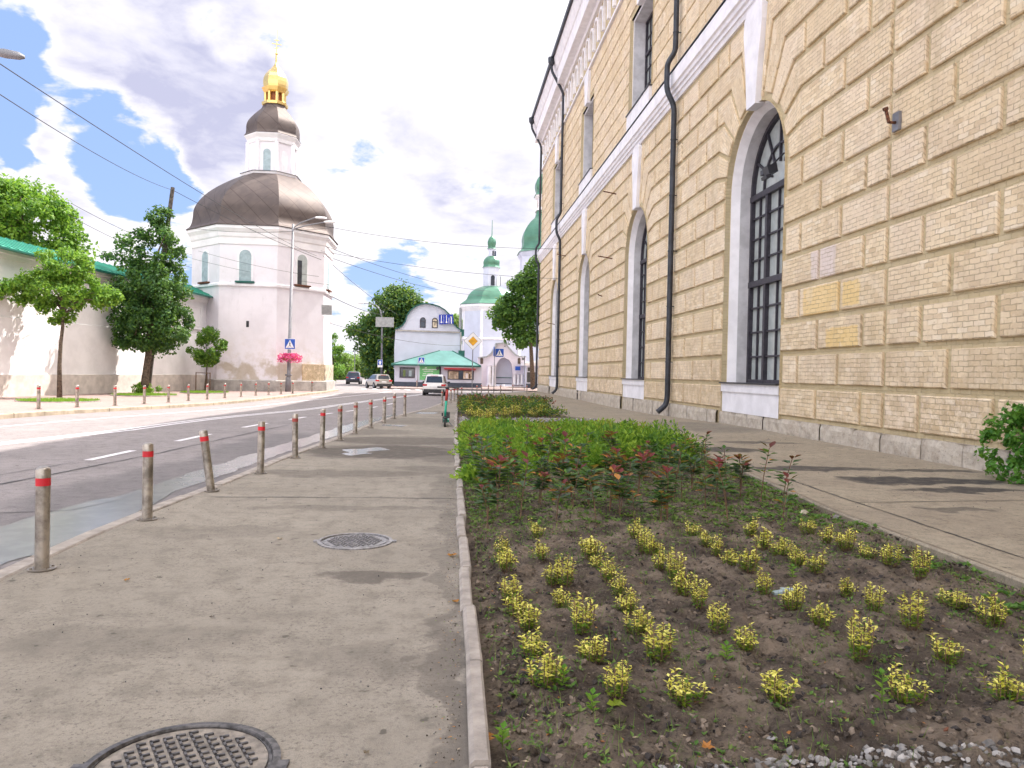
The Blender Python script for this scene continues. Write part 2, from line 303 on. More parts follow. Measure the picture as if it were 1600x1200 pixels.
# stained plaster for tower: grime and bare patches near the ground
m, t, b = newmat('weathered tower plaster'); p = t.pos(); s = t.node('ShaderNodeSeparateXYZ'); t.put(s.inputs[0], p)
c = t.mix(t.step(t.noise(p, .5, 6, .65), .4, .7), (.79, .755, .81), (.71, .675, .725)); 
lowf = t.math('MULTIPLY', t.step(t.math('ADD', s.outputs[2], t.math('MULTIPLY', t.noise(p, .9, 6, .6), 2.6)), 3.6, 3.2, 0, 1), t.step(t.noise(p, .55, 4), .40, .52))
c = t.mix(t.math('MULTIPLY', lowf, .85), c, (.42, .35, .26)); c = t.mix(t.math('MULTIPLY', t.step(s.outputs[2], 5.2, 1.8, 0, .5), t.step(t.noise(p, 1.1, 7, .7), .42, .6)), c, (.60, .54, .50)); c = t.mix(t.step(t.noise(t.vmath('MULTIPLY', p, (1, 1, .22)), 1.6, 6, .7), .56, .7, 0, .35), c, (.55, .53, .56)); c = t.mix(t.step(t.noise(p, 2.3, 6, .7), .64, .72, 0, .4), c, (.52, .48, .42))
t.put(b.inputs['Base Color'], c); b.inputs['Roughness'].default_value = .9; M['tower_plaster'] = m

# ------------------------------------------------------------------ mesh builder
class MB:
    def __init__(s): s.v = []; s.f = []; s.mi = []; s.uv = []; s.anyuv = False
    def face(s, pts, mi=0, uv=None):
        n = len(s.v); s.v += [tuple(p) for p in pts]; s.f.append(tuple(range(n, n+len(pts)))); s.mi.append(mi)
        if uv: s.anyuv = True
        s.uv.append(uv)
    def box(s, a, b, mi=0):
        x0, y0, z0 = a; x1, y1, z1 = b
        if x0 > x1: x0, x1 = x1, x0
        if y0 > y1: y0, y1 = y1, y0
        if z0 > z1: z0, z1 = z1, z0
        s.shell([(x0, y0), (x1, y0), (x1, y1), (x0, y1)], z0, z1, mi)
    def idx(s, verts, faces, mi=0, uvs=None):
        n = len(s.v); s.v += [tuple(p) for p in verts]
        for k, f in enumerate(faces): s.f.append(tuple(n+i for i in f)); s.mi.append(mi); s.uv.append(uvs[k] if uvs else None)
        if uvs: s.anyuv = True
    def shell(s, poly, z0, z1, mi=0, tr=None):        # prism: 2-D polygon swept z0..z1; tr maps (a,b,c)->xyz
        tr = tr or (lambda a, b, c: (a, b, c)); n = len(poly)
        vs = [tr(a, b, z0) for a, b in poly]+[tr(a, b, z1) for a, b in poly]
        fs = [tuple(range(n-1, -1, -1)), tuple(range(n, 2*n))]+[(i, (i+1) % n, n+(i+1) % n, n+i) for i in range(n)]
        s.idx(vs, fs, mi)
    def obox(s, c, ax, hx, ay, hy, az, hz_, mi=0):    # oriented box
        c = Vector(c); ax = Vector(ax).normalized()*hx; ay = Vector(ay).normalized()*hy; az = Vector(az).normalized()*hz_
        vs = [c+sx*ax+sy*ay+sz*az for sz in (-1, 1) for sy in (-1, 1) for sx in (-1, 1)]
        s.idx(vs, [(0, 2, 3, 1), (4, 5, 7, 6), (0, 1, 5, 4), (2, 6, 7, 3), (0, 4, 6, 2), (1, 3, 7, 5)], mi)
    def tube(s, path, r, n=8, mi=0, caps=True):
        path = [Vector(p) for p in path]; rs = r if hasattr(r, '__len__') else [r]*len(path); vs = []; prev = None
        for i, p in enumerate(path):
            d = (path[min(i+1, len(path)-1)]-path[max(i-1, 0)]).normalized()
            if prev is None: u = d.orthogonal().normalized()
            else: u = (prev-d*prev.dot(d)).normalized()
            prev = u; v = d.cross(u)
            for k in range(n):
                a = 2*PI*k/n; vs.append(p+(u*math.cos(a)+v*math.sin(a))*rs[i])
        fs = [(i*n+k, i*n+(k+1) % n, (i+1)*n+(k+1) % n, (i+1)*n+k) for i in range(len(path)-1) for k in range(n)]
        if caps: fs += [tuple(range(n-1, -1, -1)), tuple(range((len(path)-1)*n, len(path)*n))]
        s.idx(vs, fs, mi)
    def lathe(s, prof, c, n=24, mi=0, a0=0., uv=False, cap=True):   # prof [(r, z, [dx])]
        vs = []; cx, cy = c[0], c[1]; acc = 0; ll = [0]
        for i in range(1, len(prof)): acc += math.hypot(prof[i][0]-prof[i-1][0], prof[i][1]-prof[i-1][1]); ll.append(acc)
        for q in prof:
            dx = q[2] if len(q) > 2 else 0
            for k in range(n): a = a0+2*PI*k/n; vs.append((cx+dx+q[0]*math.cos(a), cy+q[0]*math.sin(a), q[1]))
        fs = []; uvs = []
        for i in range(len(prof)-1):
            for k in range(n):
                fs.append((i*n+k, i*n+(k+1) % n, (i+1)*n+(k+1) % n, (i+1)*n+k))
                h0 = prof[i][0]*math.sin(PI/n); h1 = prof[i+1][0]*math.sin(PI/n)
                uvs.append([(-h0, ll[i]), (h0, ll[i]), (h1, ll[i+1]), (-h1, ll[i+1])])
        if cap:
            fs.append(tuple(range(n-1, -1, -1))); uvs.append([(0, 0)]*n); m_ = len(prof)-1; fs.append(tuple(range(m_*n, m_*n+n))); uvs.append([(0, 0)]*n)
        s.idx(vs, fs, mi, uvs if uv else None)
    def ball(s, c, r, mi=0, n=8):
        rr = r if hasattr(r, '__len__') else (r, r, r); vs = []; fs = []; m_ = max(3, n//2)
        for i in range(m_+1):
            th = PI*i/m_
            for k in range(n): a = 2*PI*k/n; vs.append((c[0]+rr[0]*math.sin(th)*math.cos(a), c[1]+rr[1]*math.sin(th)*math.sin(a), c[2]-rr[2]*math.cos(th)))
        for i in range(m_):
            for k in range(n): fs.append((i*n+k, i*n+(k+1) % n, (i+1)*n+(k+1) % n, (i+1)*n+k))
        s.idx(vs, fs, mi)
    def leaf(s, p, d, up, L, W, mi=0, fold=.25):       # folded leaf: two quads
        d = d.normalized(); sd_ = d.cross(up)
        if sd_.length < 1e-3: sd_ = d.orthogonal()
        sd_.normalize(); nn_ = sd_.cross(d)
        a = p; b_ = p+d*L; m1 = p+d*L*.45
        s.idx([a, m1+sd_*W*.5+nn_*W*fold, b_, m1-sd_*W*.5+nn_*W*fold], [(0, 1, 2), (0, 2, 3)], mi)
    def quad_leaf(s, p, n_, L, W, mi=0):
        u = n_.orthogonal().normalized(); u = Matrix.Rotation(random.uniform(0, 6.28), 3, n_) @ u; v = n_.cross(u)
        s.idx([p-u*L*.5, p+v*W*.5-n_*W*.15, p+u*L*.5, p-v*W*.5-n_*W*.15], [(0, 1, 2, 3)], mi)
    def build(s, name, mats, parent=None, smooth=False, loc=None):
        me = bpy.data.meshes.new(name); off = Vector(loc) if loc is not None else (Vector(parent.location) if parent is not None and not parent.get('_local') else Vector((0, 0, 0)))
        if parent is not None and parent.parent is not None and loc is None: off = Vector(parent.parent.location) if not parent.parent.get('_local') else Vector((0, 0, 0))
        vs = s.v if off.length == 0 else [(a-off.x, b_-off.y, c_-off.z) for a, b_, c_ in s.v]
        me.from_pydata(vs, [], s.f); mats = mats if isinstance(mats, (list, tuple)) else [mats]
        for m_ in mats: me.materials.append(M[m_])
        me.polygons.foreach_set('material_index', s.mi)
        if s.anyuv:
            ul = me.uv_layers.new(name='UVMap'); fl = []
            for f, u in zip(s.f, s.uv): fl += [c_ for q in (u or [(0, 0)]*len(f)) for c_ in q]
            ul.data.foreach_set('uv', fl)
        if smooth: me.polygons.foreach_set('use_smooth', [True]*len(s.f))
        me.update(); o = bpy.data.objects.new(name, me); col.objects.link(o)
        if parent is not None: o.parent = parent
        elif loc is not None: o.location = off
        return o
def autosmooth(o, ang=35):
    me = o.data; me.polygons.foreach_set('use_smooth', [True]*len(me.polygons))
    try: me.set_sharp_from_angle(angle=R(ang))
    except Exception: pass
    return o
def tag(o, label=None, cat=None, group=None, kind=None):
    for k, v in (('label', label), ('category', cat), ('group', group), ('kind', kind)):
        if v: o[k] = v
    return o
def thing(name, label, cat, loc=(0, 0, 0), rz=0, group=None, local=False):
    o = bpy.data.objects.new(name, None); col.objects.link(o); o.location = loc; o.rotation_euler = (0, 0, rz); o.empty_display_size = .2
    if local: o['_local'] = 1
    return tag(o, label, cat, group)
def struct(o): o['kind'] = 'structure'; return o
def stuff(o, label, cat): o['kind'] = 'stuff'; return tag(o, label, cat)
def copy_tree(o, parent=None):
    c_ = o.copy(); col.objects.link(c_)
    if parent is not None: c_.parent = parent
    for ch in list(o.children): copy_tree(ch, c_)
    return c_
def place(o, loc, rz=0, label=None, cat=None, group=None, tilt=None, scale=None):
    o.location = loc; o.rotation_euler = (tilt[0], tilt[1], rz) if tilt else (0, 0, rz)
    if scale: o.scale = (scale,)*3 if not hasattr(scale, '__len__') else scale
    return tag(o, label, cat, group)
def lerp_tab(tab, y):
    if y <= tab[0][0]: return tab[0][1]
    for (a, u), (b_, v) in zip(tab, tab[1:]):
        if y <= b_: return u+(v-u)*(y-a)/(b_-a)
    return tab[-1][1]
ORD = ['first', 'second', 'third', 'fourth', 'fifth', 'sixth', 'seventh', 'eighth', 'ninth', 'tenth', 'eleventh', 'twelfth', 'thirteenth', 'fourteenth', 'fifteenth', 'sixteenth', 'seventeenth', 'eighteenth', 'nineteenth', 'twentieth']

# ================================================================== GROUND
def strip(name, y0, y1, L, Rr, z, m_, dy=1., nx=1, kind='structure', amp=0.):
    mb = MB(); ny = max(1, int(math.ceil((y1-y0)/dy))); vs = []
    for j in range(ny+1):
        y = y0+(y1-y0)*j/ny; a = L(y); b_ = Rr(y)
        for i in range(nx+1):
            x = a+(b_-a)*i/nx; vs.append((x, y, z+hz(y)+(amp*mn.noise((x*.7, y*.7, 3)) if amp else 0)))
    mb.idx(vs, [(j*(nx+1)+i, j*(nx+1)+i+1, (j+1)*(nx+1)+i+1, (j+1)*(nx+1)+i) for j in range(ny) for i in range(nx)])
    o = mb.build(name, m_); o['kind'] = kind; return o
NK = [(-12, -3.42), (6.1, -3.40), (7.1, -3.41), (8.2, -3.38), (10.96, -3.14), (13.9, -2.98), (17.8, -2.66), (25.7, -2.1), (33, -1.5), (42, -.75), (48.7, -.15), (53, .45), (58, 1.2), (63, 2.3), (67, 3.2), (70.8, 4.2), (79, 9.)]
LK = [(-12, -17.2), (24, -13.6), (32, -13.2), (38, -12.5), (46, -11.4), (63, -10.3), (72, -10.1), (76, -11.5), (80, -16)]
BK = [(-6, -.02), (3.1, .10), (4.5, .125), (6.8, .14), (7.3, .12), (9.6, .13), (16, .16), (25, .24), (32, .36), (37.4, .44)]
nk = lambda y: lerp_tab(NK, y); lk = lambda y: lerp_tab(LK, y)
g = MB(); vs = []; ys = [-60, 0, 22, 26, 30, 34, 38, 42, 60, 200, 600, 2500]; xs = [-2500, -300, -60, 0, 60, 300, 2500]
for y in ys:
    for x in xs: vs.append((x, y, -.2+hz(y)))
g.idx(vs, [(j*7+i, j*7+i+1, (j+1)*7+i+1, (j+1)*7+i) for j in range(len(ys)-1) for i in range(6)])
struct(g.build('ground', 'paving'))
strip('road', -12, 300, lambda y: lk(y)-.5 if y < 76 else -60, lambda y: nk(y)+.5 if y < 76 else 40, -.12, 'road', dy=1.)
strip('sidewalk', -12, 79, lambda y: nk(y)+.12, lambda y: lerp_tab(BK, y)+.03 if y < 37.6 else lerp_tab([(37.6, .45), (56, 1.45), (60, 2.), (79, 9.3)], y), 0., 'walk', dy=.5, nx=4)
strip('far_sidewalk', -12, 80, lambda y: -42, lambda y: lk(y)-.2, 0., 'paving', dy=1.)
PE = [(-12, 4.75), (5.7, 4.72), (9, 4.76), (12.8, 5.15), (17, 5.5), (22, 5.68), (28.3, 5.5), (31, 4.95), (38, 5.5), (54, 6.4), (56, 1.5), (60, 2.0)]
def pe(y): return lerp_tab(PE, y) if y < 54 else lerp_tab([(54, 6.4), (54.01, 1.3), (60, 2.), (79, 9.3)], y)
strip('path', -12, 79, pe, lambda y: 10.2, .012, 'path', dy=.5, nx=3)
strip('plaza', 84, 106, lambda y: -7.5 if y < 94 else -7, lambda y: 26, -.02, 'paving', dy=2.)
# kerbs: real stones with joints
def kerb(name, tab, y0, y1, side, wd, ztop, zbot, m_, L=1.0, jit=.01, rnd=5, cut=None):
    rn = random.Random(rnd); mb = MB(); y = y0
    while y < y1:
        x = lerp_tab(tab, y); x2 = lerp_tab(tab, y+.5); sl = math.hypot(1, (x2-x)/.5); Lj = L*rn.uniform(.85, 1.1)/sl; ye = min(y+Lj-.012, y1+.2)
        xa, xb = lerp_tab(tab, y)+rn.uniform(-jit, jit), lerp_tab(tab, ye)+rn.uniform(-jit, jit); za = ztop+rn.uniform(-jit, jit); b_ = .02
        pr = [(0, zbot), (0, za-b_), (side*b_, za), (side*(wd-.012), za), (side*wd, za-.012), (side*wd, zbot)]
        if side < 0: pr = pr[::-1]
        vs = [(xa+u, y, v+hz(y)) for u, v in pr]+[(xb+u, ye, v+hz(ye)) for u, v in pr]; n = 6
        mb.idx(vs, [tuple(range(n)), tuple(range(2*n-1, n-1, -1))]+[(i, n+i, n+(i+1) % n, (i+1) % n) for i in range(n)]); y += Lj
    o = mb.build(name, m_); o['kind'] = 'structure'; return o
kerb('road_kerb', NK, -6, 78, 1, .16, .016, -.2, 'concrete', jit=.006)
kerb('road_kerb', LK, -6, 72, -1, .34, .03, -.2, 'ykerb', L=1.6)
kerb('bed_kerb', BK, -4, 37.4, 1, .085, .055, -.1, 'concrete', L=1.02, jit=.022, rnd=3)
kerb('path_kerb', [(y, x-.05) for y, x in PE[:9]], -4, 37.9, 1, .06, .008, -.1, 'path', L=1.0, jit=0, rnd=8)
# flower bed soil: a sheet with lumps
def soil(name, y0, y1, step_):
    nx = 60 if step_ > .1 else 150; ny = int((y1-y0)/step_); vs = []
    for j in range(ny+1):
        y = y0+(y1-y0)*j/ny; a = lerp_tab(BK, y)+.05; b_ = pe(y)+.0
        for i in range(nx+1):
            u = i/nx; x = a+(b_-a)*u; edge = min(1, min(u, 1-u)*12)
            h = -.05+edge*(.045+.05*mn.noise((x*1.2, y*1.2, 0))+.045*mn.noise((x*5, y*5, 2))+.03*mn.noise((x*13, y*13, 5))+.022*mn.noise((x*29, y*29, 8)))
            if name == 'soil' and u > .9: h -= .03
            vs.append((x, y, h+hz(y)))
    mb = MB(); mb.idx(vs, [(j*(nx+1)+i, j*(nx+1)+i+1, (j+1)*(nx+1)+i+1, (j+1)*(nx+1)+i) for j in range(ny) for i in range(nx)])
    o = mb.build(name, 'soil', smooth=True); o['kind'] = 'structure'; return o
soil('soil', 2.0, 9, .03); soil('soil', 9, 14, .06); soil('soil', 14, 38, .2)
def soilz(x, y):
    return .0+.05*mn.noise((x*1.2, y*1.2, 0))+.045*mn.noise((x*5, y*5, 2))-.008+hz(y)
# road markings
def line_strip(mb, pts, wd, z):
    for (xa, ya), (xb, yb) in zip(pts, pts[1:]):
        n = max(1, int(abs(yb-ya)/2.))
        for k in range(n):
            u, v = k/n, (k+1)/n; x0, y0, x1, y1 = xa+(xb-xa)*u, ya+(yb-ya)*u, xa+(xb-xa)*v, ya+(yb-ya)*v
            dx, dy = x1-x0, y1-y0; l = math.hypot(dx, dy); ox, oy = -dy/l*wd/2, dx/l*wd/2
            mb.face([(x0-ox, y0-oy, z+hz(y0)), (x0+ox, y0+oy, z+hz(y0)), (x1+ox, y1+oy, z+hz(y1)), (x1-ox, y1-oy, z+hz(y1))])
mb = MB(); DB = [(-11.9, 4), (-9.37, 16.9), (-8.42, 20.9), (-7.5, 30.4), (-6.2, 42.6), (-4.6, 53), (-2.4, 65), (-1.2, 73)]
line_strip(mb, [(x-.2, y) for x, y in DB], .15, -.114); line_strip(mb, [(x+.12, y) for x, y in DB], .15, -.114)
DL = [(-8.2, 3), (-6.54, 11.8), (-6.25, 16.5), (-5.97, 20.9), (-5.4, 26.8), (-5.0, 33), (-3.9, 42), (-2.9, 50), (-1.2, 62)]
for y0, y1 in [(4.5, 6.9), (9., 11.3), (14.2, 15.9), (18.0, 20.0), (22.4, 24.4), (26.8, 28.9), (31.2, 33.4), (35.8, 38), (40.3, 42.4), (45, 47)]:
    line_strip(mb, [(lerp_tab([(b_, a) for a, b_ in DL], y0), y0), (lerp_tab([(b_, a) for a, b_ in DL], y1), y1)], .16, -.114)
EL = [(-13.2, 12), (-11.89, 21.4), (-11.0, 27), (-10.3, 36), (-9.4, 45), (-8.0, 54), (-6.6, 64), (-5.4, 74)]
line_strip(mb, EL, .14, -.114); line_strip(mb, [(-9.6, 55), (-8.4, 60)], .2, -.114); line_strip(mb, [(-9.2, 62), (-7.6, 68)], .2, -.114)
for k in range(7): line_strip(mb, [(-8.6+k*1.15, 80.5), (-9.2+k*1.15, 84)], .45, -.114)
struct(mb.build('road_markings', 'white_line'))
mb = MB()
def crackline(pts, wd, z, rn):
    q = []
    for (xa, ya), (xb, yb) in zip(pts, pts[1:]):
        n = max(2, int(math.hypot(xb-xa, yb-ya)/.35))
        for k in range(n): q.append((xa+(xb-xa)*k/n+rn.uniform(-.022, .022), ya+(yb-ya)*k/n+rn.uniform(-.022, .022)))
    q.append(pts[-1])
    for (x0, y0), (x1, y1) in zip(q, q[1:]):
        w_ = wd*rn.uniform(.5, 1.3)/2; dx, dy = x1-x0, y1-y0; l = math.hypot(dx, dy) or 1; ox, oy = -dy/l*w_, dx/l*w_
        mb.face([(x0-ox, y0-oy, z+hz(y0)), (x0+ox, y0+oy, z+hz(y0)), (x1+ox, y1+oy, z+hz(y1)), (x1-ox, y1-oy, z+hz(y1))])
rn = random.Random(4)
crackline([(-8, 6), (-6.26, 11.3), (-5.7, 14.9), (-5.1, 20.9), (-4.8, 23.5)], .045, -.113, rn); crackline([(-7.2, 10.2), (-6.45, 13.9)], .02, -.113, rn)
crackline([(-3.2, 9.58), (-1.8, 9.62), (.12, 9.64)], .022, .005, rn)
crackline([(5.62, 14.6), (5.5, 13.2), (5.39, 12.), (5.33, 9.45), (5.2, 4)], .028, .017, rn); crackline([(5.33, 9.45), (9.5, 9.9)], .02, .017, rn); crackline([(5.6, 17.2), (7.2, 17.6), (8.4, 19.2)], .025, .017, rn)
crackline([(-6.0, 8.9), (-4.4, 9.3), (-4.1, 10.1)], .02, -.113, rn)
struct(mb.build('asphalt_joints', 'crack'))
# puddles (thin ragged sheets of water)
def puddle(name, outline, z, seed=0, sub=3, amt=.07):
    pts = [Vector((x, y, 0)) for x, y in outline]; q = []
    for i, a in enumerate(pts):
        b_ = pts[(i+1) % len(pts)]; n = max(2, int((b_-a).length/.12))
        for k in range(n):
            p_ = a.lerp(b_, k/n); q.append((p_.x+amt*mn.noise((p_.x*3, p_.y*3, seed)), p_.y+2*amt*mn.noise((p_.x*3, p_.y*3, seed+9)), z+hz(p_.y)))
    mb = MB(); mb.face(q); o = mb.build(name, 'puddle'); o['kind'] = 'structure'; return o
GU = [(-4.62, 8.0), (-4.58, 8.9), (-4.42, 10.0), (-4.2, 10.9), (-4.07, 13.0), (-3.86, 15.8), (-3.5, 19.5), (-3.12, 24.2), (-2.7, 29), (-2.3, 33)]
GL = [(-3.75, 6.9), (-3.52, 7.6), (-3.52, 8.6), (-3.6, 9.7), (-3.7, 10.8), (-3.5, 12.6), (-3.4, 14.4), (-3.1, 17.85), (-2.85, 20), (-2.62, 23.0), (-2.4, 27), (-2.1, 33)]
gl_ = [(y, x) for x, y in [(-3.75, 5.2)]+GL]; gu_ = [(y, x) for x, y in [(-5.3, 5.2), (-4.9, 6.6)]+GU]
rgl = lambda y: lerp_tab(gl_, y)+.06*mn.noise((y*2.3, 0, 1)); rgu = lambda y: lerp_tab(gu_, y)+.14*mn.noise((y*1.3, 0, 5))+.05*mn.noise((y*6, 0, 5))
strip('gutter_puddle', 5.2, 33, rgu, rgl, -.114, 'puddle', dy=.12)
puddle('puddle', [(-2.0, 14.6), (-1.75, 14.3), (-1.62, 14.55), (-1.40, 14.7), (-1.55, 15.0), (-1.1, 15.5), (-1.45, 15.9), (-1.75, 15.6), (-2.1, 15.4), (-1.85, 15.0)], .004, 4, amt=.09)
puddle('puddle', [(-1.3, 31.), (-.5, 31.2), (-.4, 32.8), (-1.2, 33)], .004, 6); puddle('puddle', [(-1.9, 22.2), (-1.3, 22.0), (-1.1, 22.6), (-1.9, 22.9)], .004, 8)
# manholes
def manhole(x, y, r, label, pale):
    t_ = thing('manhole_cover', label, 'manhole cover', (x, y, .002)); c0 = (x, y)
    a = MB(); a.lathe([(r+.03, .0), (r+.03, .012), (r-.0, .014), (r-.005, .002), (r-.018, .002), (r-.02, .012)], c0, 48, cap=False); a.build('ring', 'castpale' if pale else 'cast', t_)
    a = MB(); a.lathe([(0.001, .006), (r-.02, .006), (r-.02, .0)], c0, 48, cap=False); a.build('lid', 'dust' if not pale else 'castpale', t_)
    a = MB(); s_ = .052; n = int(r/s_); ca, sa = math.cos(.5), math.sin(.5)
    for i in range(-n, n+1):
        for j in range(-n, n+1):
            u, v = i*s_, j*s_
            if math.hypot(u, v) > r*.80: continue
            px_, py_ = x+u*ca-v*sa, y+u*sa+v*ca
            a.obox((px_-.012*sa, py_+.012*ca, .0095), (ca, sa, 0), .019, (-sa, ca, 0), .005, (0, 0, 1), .005); a.obox((px_-.014*ca, py_-.014*sa, .0095), (ca, sa, 0), .005, (-sa, ca, 0), .02, (0, 0, 1), .005)
    a.build('tread_pattern', 'cast' if not pale else 'castpale', t_)
    for sg in (-1, 1):
        b_ = MB(); b_.obox((x+sg*(r+.045), y, .006), (1, 0, 0), .02, (0, 1, 0), .035, (0, 0, 1), .006); b_.build('lug', 'castpale' if pale else 'cast', t_)
manhole(-1.03, 3.1, .355, 'dust filled round manhole cover in the sidewalk nearest the camera', False)
manhole(-.83, 7.17, .315, 'pale shiny round manhole cover in the middle of the sidewalk, beyond the dusty one', True)

# ================================================================== BRICK BUILDING
WX = 9.7; PER = 15.45; C0 = 24.02; HW = 2.375; NW = 4; YE = 82.; YS = -12.; G = -.32
cents = [C0+PER*i for i in range(NW)]
def inset(poly, d):
    n = len(poly); area = sum(poly[i][0]*poly[(i+1) % n][1]-poly[(i+1) % n][0]*poly[i][1] for i in range(n)); sg = 1 if area > 0 else -1; out_ = []
    for i in range(n):
        p0, p1, p2 = Vector(poly[i-1]), Vector(poly[i]), Vector(poly[(i+1) % n]); e1 = (p1-p0).normalized(); e2 = (p2-p1).normalized()
        n1_ = Vector((-e1.y, e1.x))*sg; n2_ = Vector((-e2.y, e2.x))*sg; m_ = n1_+n2_
        k = 2/max(.35, m_.dot(m_))*1.0; out_.append(p1+m_*d*k if m_.length > 1e-4 else p1+n1_*d)
    return out_
bld = thing('brick_arsenal_building', 'long two storey pale yellow brick building with rusticated wall and tall arched windows', 'building', (WX, 35, 0))
blocks = MB(); back = MB()
rb = random.Random(11)
def block(poly, g_, rel, split=None, ang=0., mi=0):       # poly of (y,z); front face towards -x
    a = inset(poly, g_); b_ = inset(poly, g_-.0); n = len(a); x1 = WX+.075; xf = x1-rel+rb.uniform(-.006, .006)
    aa = inset(poly, g_+.022)
    vs = [(x1, p.x, p.y) for p in b_]+[(xf+.022, p.x, p.y) for p in a]+[(xf, p.x, p.y) for p in aa]
    ca, sa = math.cos(ang), math.sin(ang); off = rb.uniform(0, 9)
    def U(i, rot=True):
        y, z = vs[i][1], vs[i][2]+(vs[i][0]-xf)
        return (y*ca+z*sa+off, -y*sa+z*ca) if rot else (y, z)
    fs = []; us = []
    area = sum(poly[i][0]*poly[(i+1) % n][1]-poly[(i+1) % n][0]*poly[i][1] for i in range(n))
    def add(f, rot=True): fs.append(f if area < 0 else f[::-1]); u = [U(i, rot) for i in fs[-1]]; us.append(u)
    for i in range(n):
        j = (i+1) % n; add((i, j, n+j, n+i)); add((n+i, n+j, 2*n+j, 2*n+i))
    if split:
        for q in split: add(tuple(2*n+i for i in q[0]), q[1])
    else: add(tuple(range(2*n, 3*n)))
    blocks.idx(vs, fs, mi, us)
GV = .082
P0, DP = .47, .93; SPR = P0+8*DP
def Lz(k): return P0+DP*k
ARB = 1.05
def arch_pt(c, s_, th, r): return (c+s_*r*math.cos(th), SPR+.06+r*ARB*math.sin(th)) if th > .001 else (c+s_*r, SPR)
TH = [0, R(15), R(30), R(45), R(60), R(75), R(90)]; ELB = [None, 3.47, 3.22, 2.79, 2.15, 1.25, .78]
ODD = [1.27, 3.475, 5.675, 7.725]; EVEN = [2.375, 4.575, 6.775]
for c in cents:
    for s_ in (-1, 1):
        far = PER/2
        if c == cents[0] and s_ < 0: far = PER/2
        if c == cents[-1] and s_ > 0: far = YE-c
        for k in range(-1, 14):
            z0 = Lz(k) if k >= 0 else .47-.0; z1 = Lz(k+1)
            if k < 0: continue
            st = ODD if k % 2 else EVEN
            st = [q for q in st if q < far-.3] if far > PER/2-.01 or True else st
            js = [q for q in st if q < far-.3]
            if k % 2: js = [q for q in js if q < 7.]
            if far > PER/2+.1: js += [q for q in (9., 10.9) if q < far-.4]
            endj = far
            jo = lambda x: c+s_*x
            if k < 8:
                x0 = HW-.05+(.17 if k % 2 else 0)
                xs_ = [x0]+[q for q in js if q > x0+.6]+[endj]
                for a, b_ in zip(xs_, xs_[1:]):
                    if b_ == endj and k % 2 == 0 and far <= PER/2+.01:
                        if s_ > 0 and c != cents[-1]: block([(jo(a), z0), (c+PER-a, z0), (c+PER-a, z1), (jo(a), z1)], GV, .075)
                        elif s_ < 0 and c == cents[0]: block([(jo(a), z0), (jo(b_), z0), (jo(b_), z1), (jo(a), z1)], GV, .075)
                        continue
                    block([(jo(a), z0), (jo(b_), z0), (jo(b_), z1), (jo(a), z1)], GV, .075)
            else:
                j = k-7
                if j <= 6:
                    rr = HW+.07+(.09 if j % 2 else -.03); e0 = ELB[j-1] or 0; e1 = ELB[j]
                    d_ = [q for q in js+[endj] if q > max(e0, e1)+.45][0]
                    if j == 6: d_ = 2.375
                    A = arch_pt(c, s_, TH[j-1], rr); B = arch_pt(c, s_, TH[j], rr) if j < 6 else (c+s_*.42, SPR+.06+rr*ARB*.985)
                    if j == 1: poly = [A, (jo(d_), z0), (jo(d_), z1), (jo(e1), z1), B]; sp_ = [((0, 3, 4), True), ((0, 1, 2, 3), False)]
                    else: poly = [A, (jo(e0), z0), (jo(d_), z0), (jo(d_), z1), (jo(e1), z1), B]; sp_ = [((0, 1, 4, 5), True), ((1, 2, 3, 4), False)]
                    block(poly, GV, .075, sp_, s_*(TH[j-1]+TH[min(j, 6)])/2 if s_ > 0 else -(TH[j-1]+TH[min(j, 6)])/2)
                    xs_ = [d_]+[q for q in js if q > d_+.5]+[endj]
                    for a, b_ in zip(xs_, xs_[1:]):
                        if b_ == endj and k % 2 == 0 and far <= PER/2+.01:
                            if s_ > 0 and c != cents[-1]: block([(jo(a), z0), (c+PER-a, z0), (c+PER-a, z1), (jo(a), z1)], GV, .075)
                            elif s_ < 0 and c == cents[0]: block([(jo(a), z0), (jo(b_), z0), (jo(b_), z1), (jo(a), z1)], GV, .075)
                            continue
                        if b_-a > .2: block([(jo(a), z0), (jo(b_), z0), (jo(b_), z1), (jo(a), z1)], GV, .075)
# plain stretch nearest the camera (y < first bay)
yb = C0-PER/2
for k in range(14):
    y = yb; first = True
    while y > 2:
        d_ = 2.2 if not (first and k % 2 == 0) else 1.3; block([(y-d_, Lz(k)), (y, Lz(k)), (y, Lz(k+1)), (y-d_, Lz(k+1))], GV, .075); y -= d_; first = False
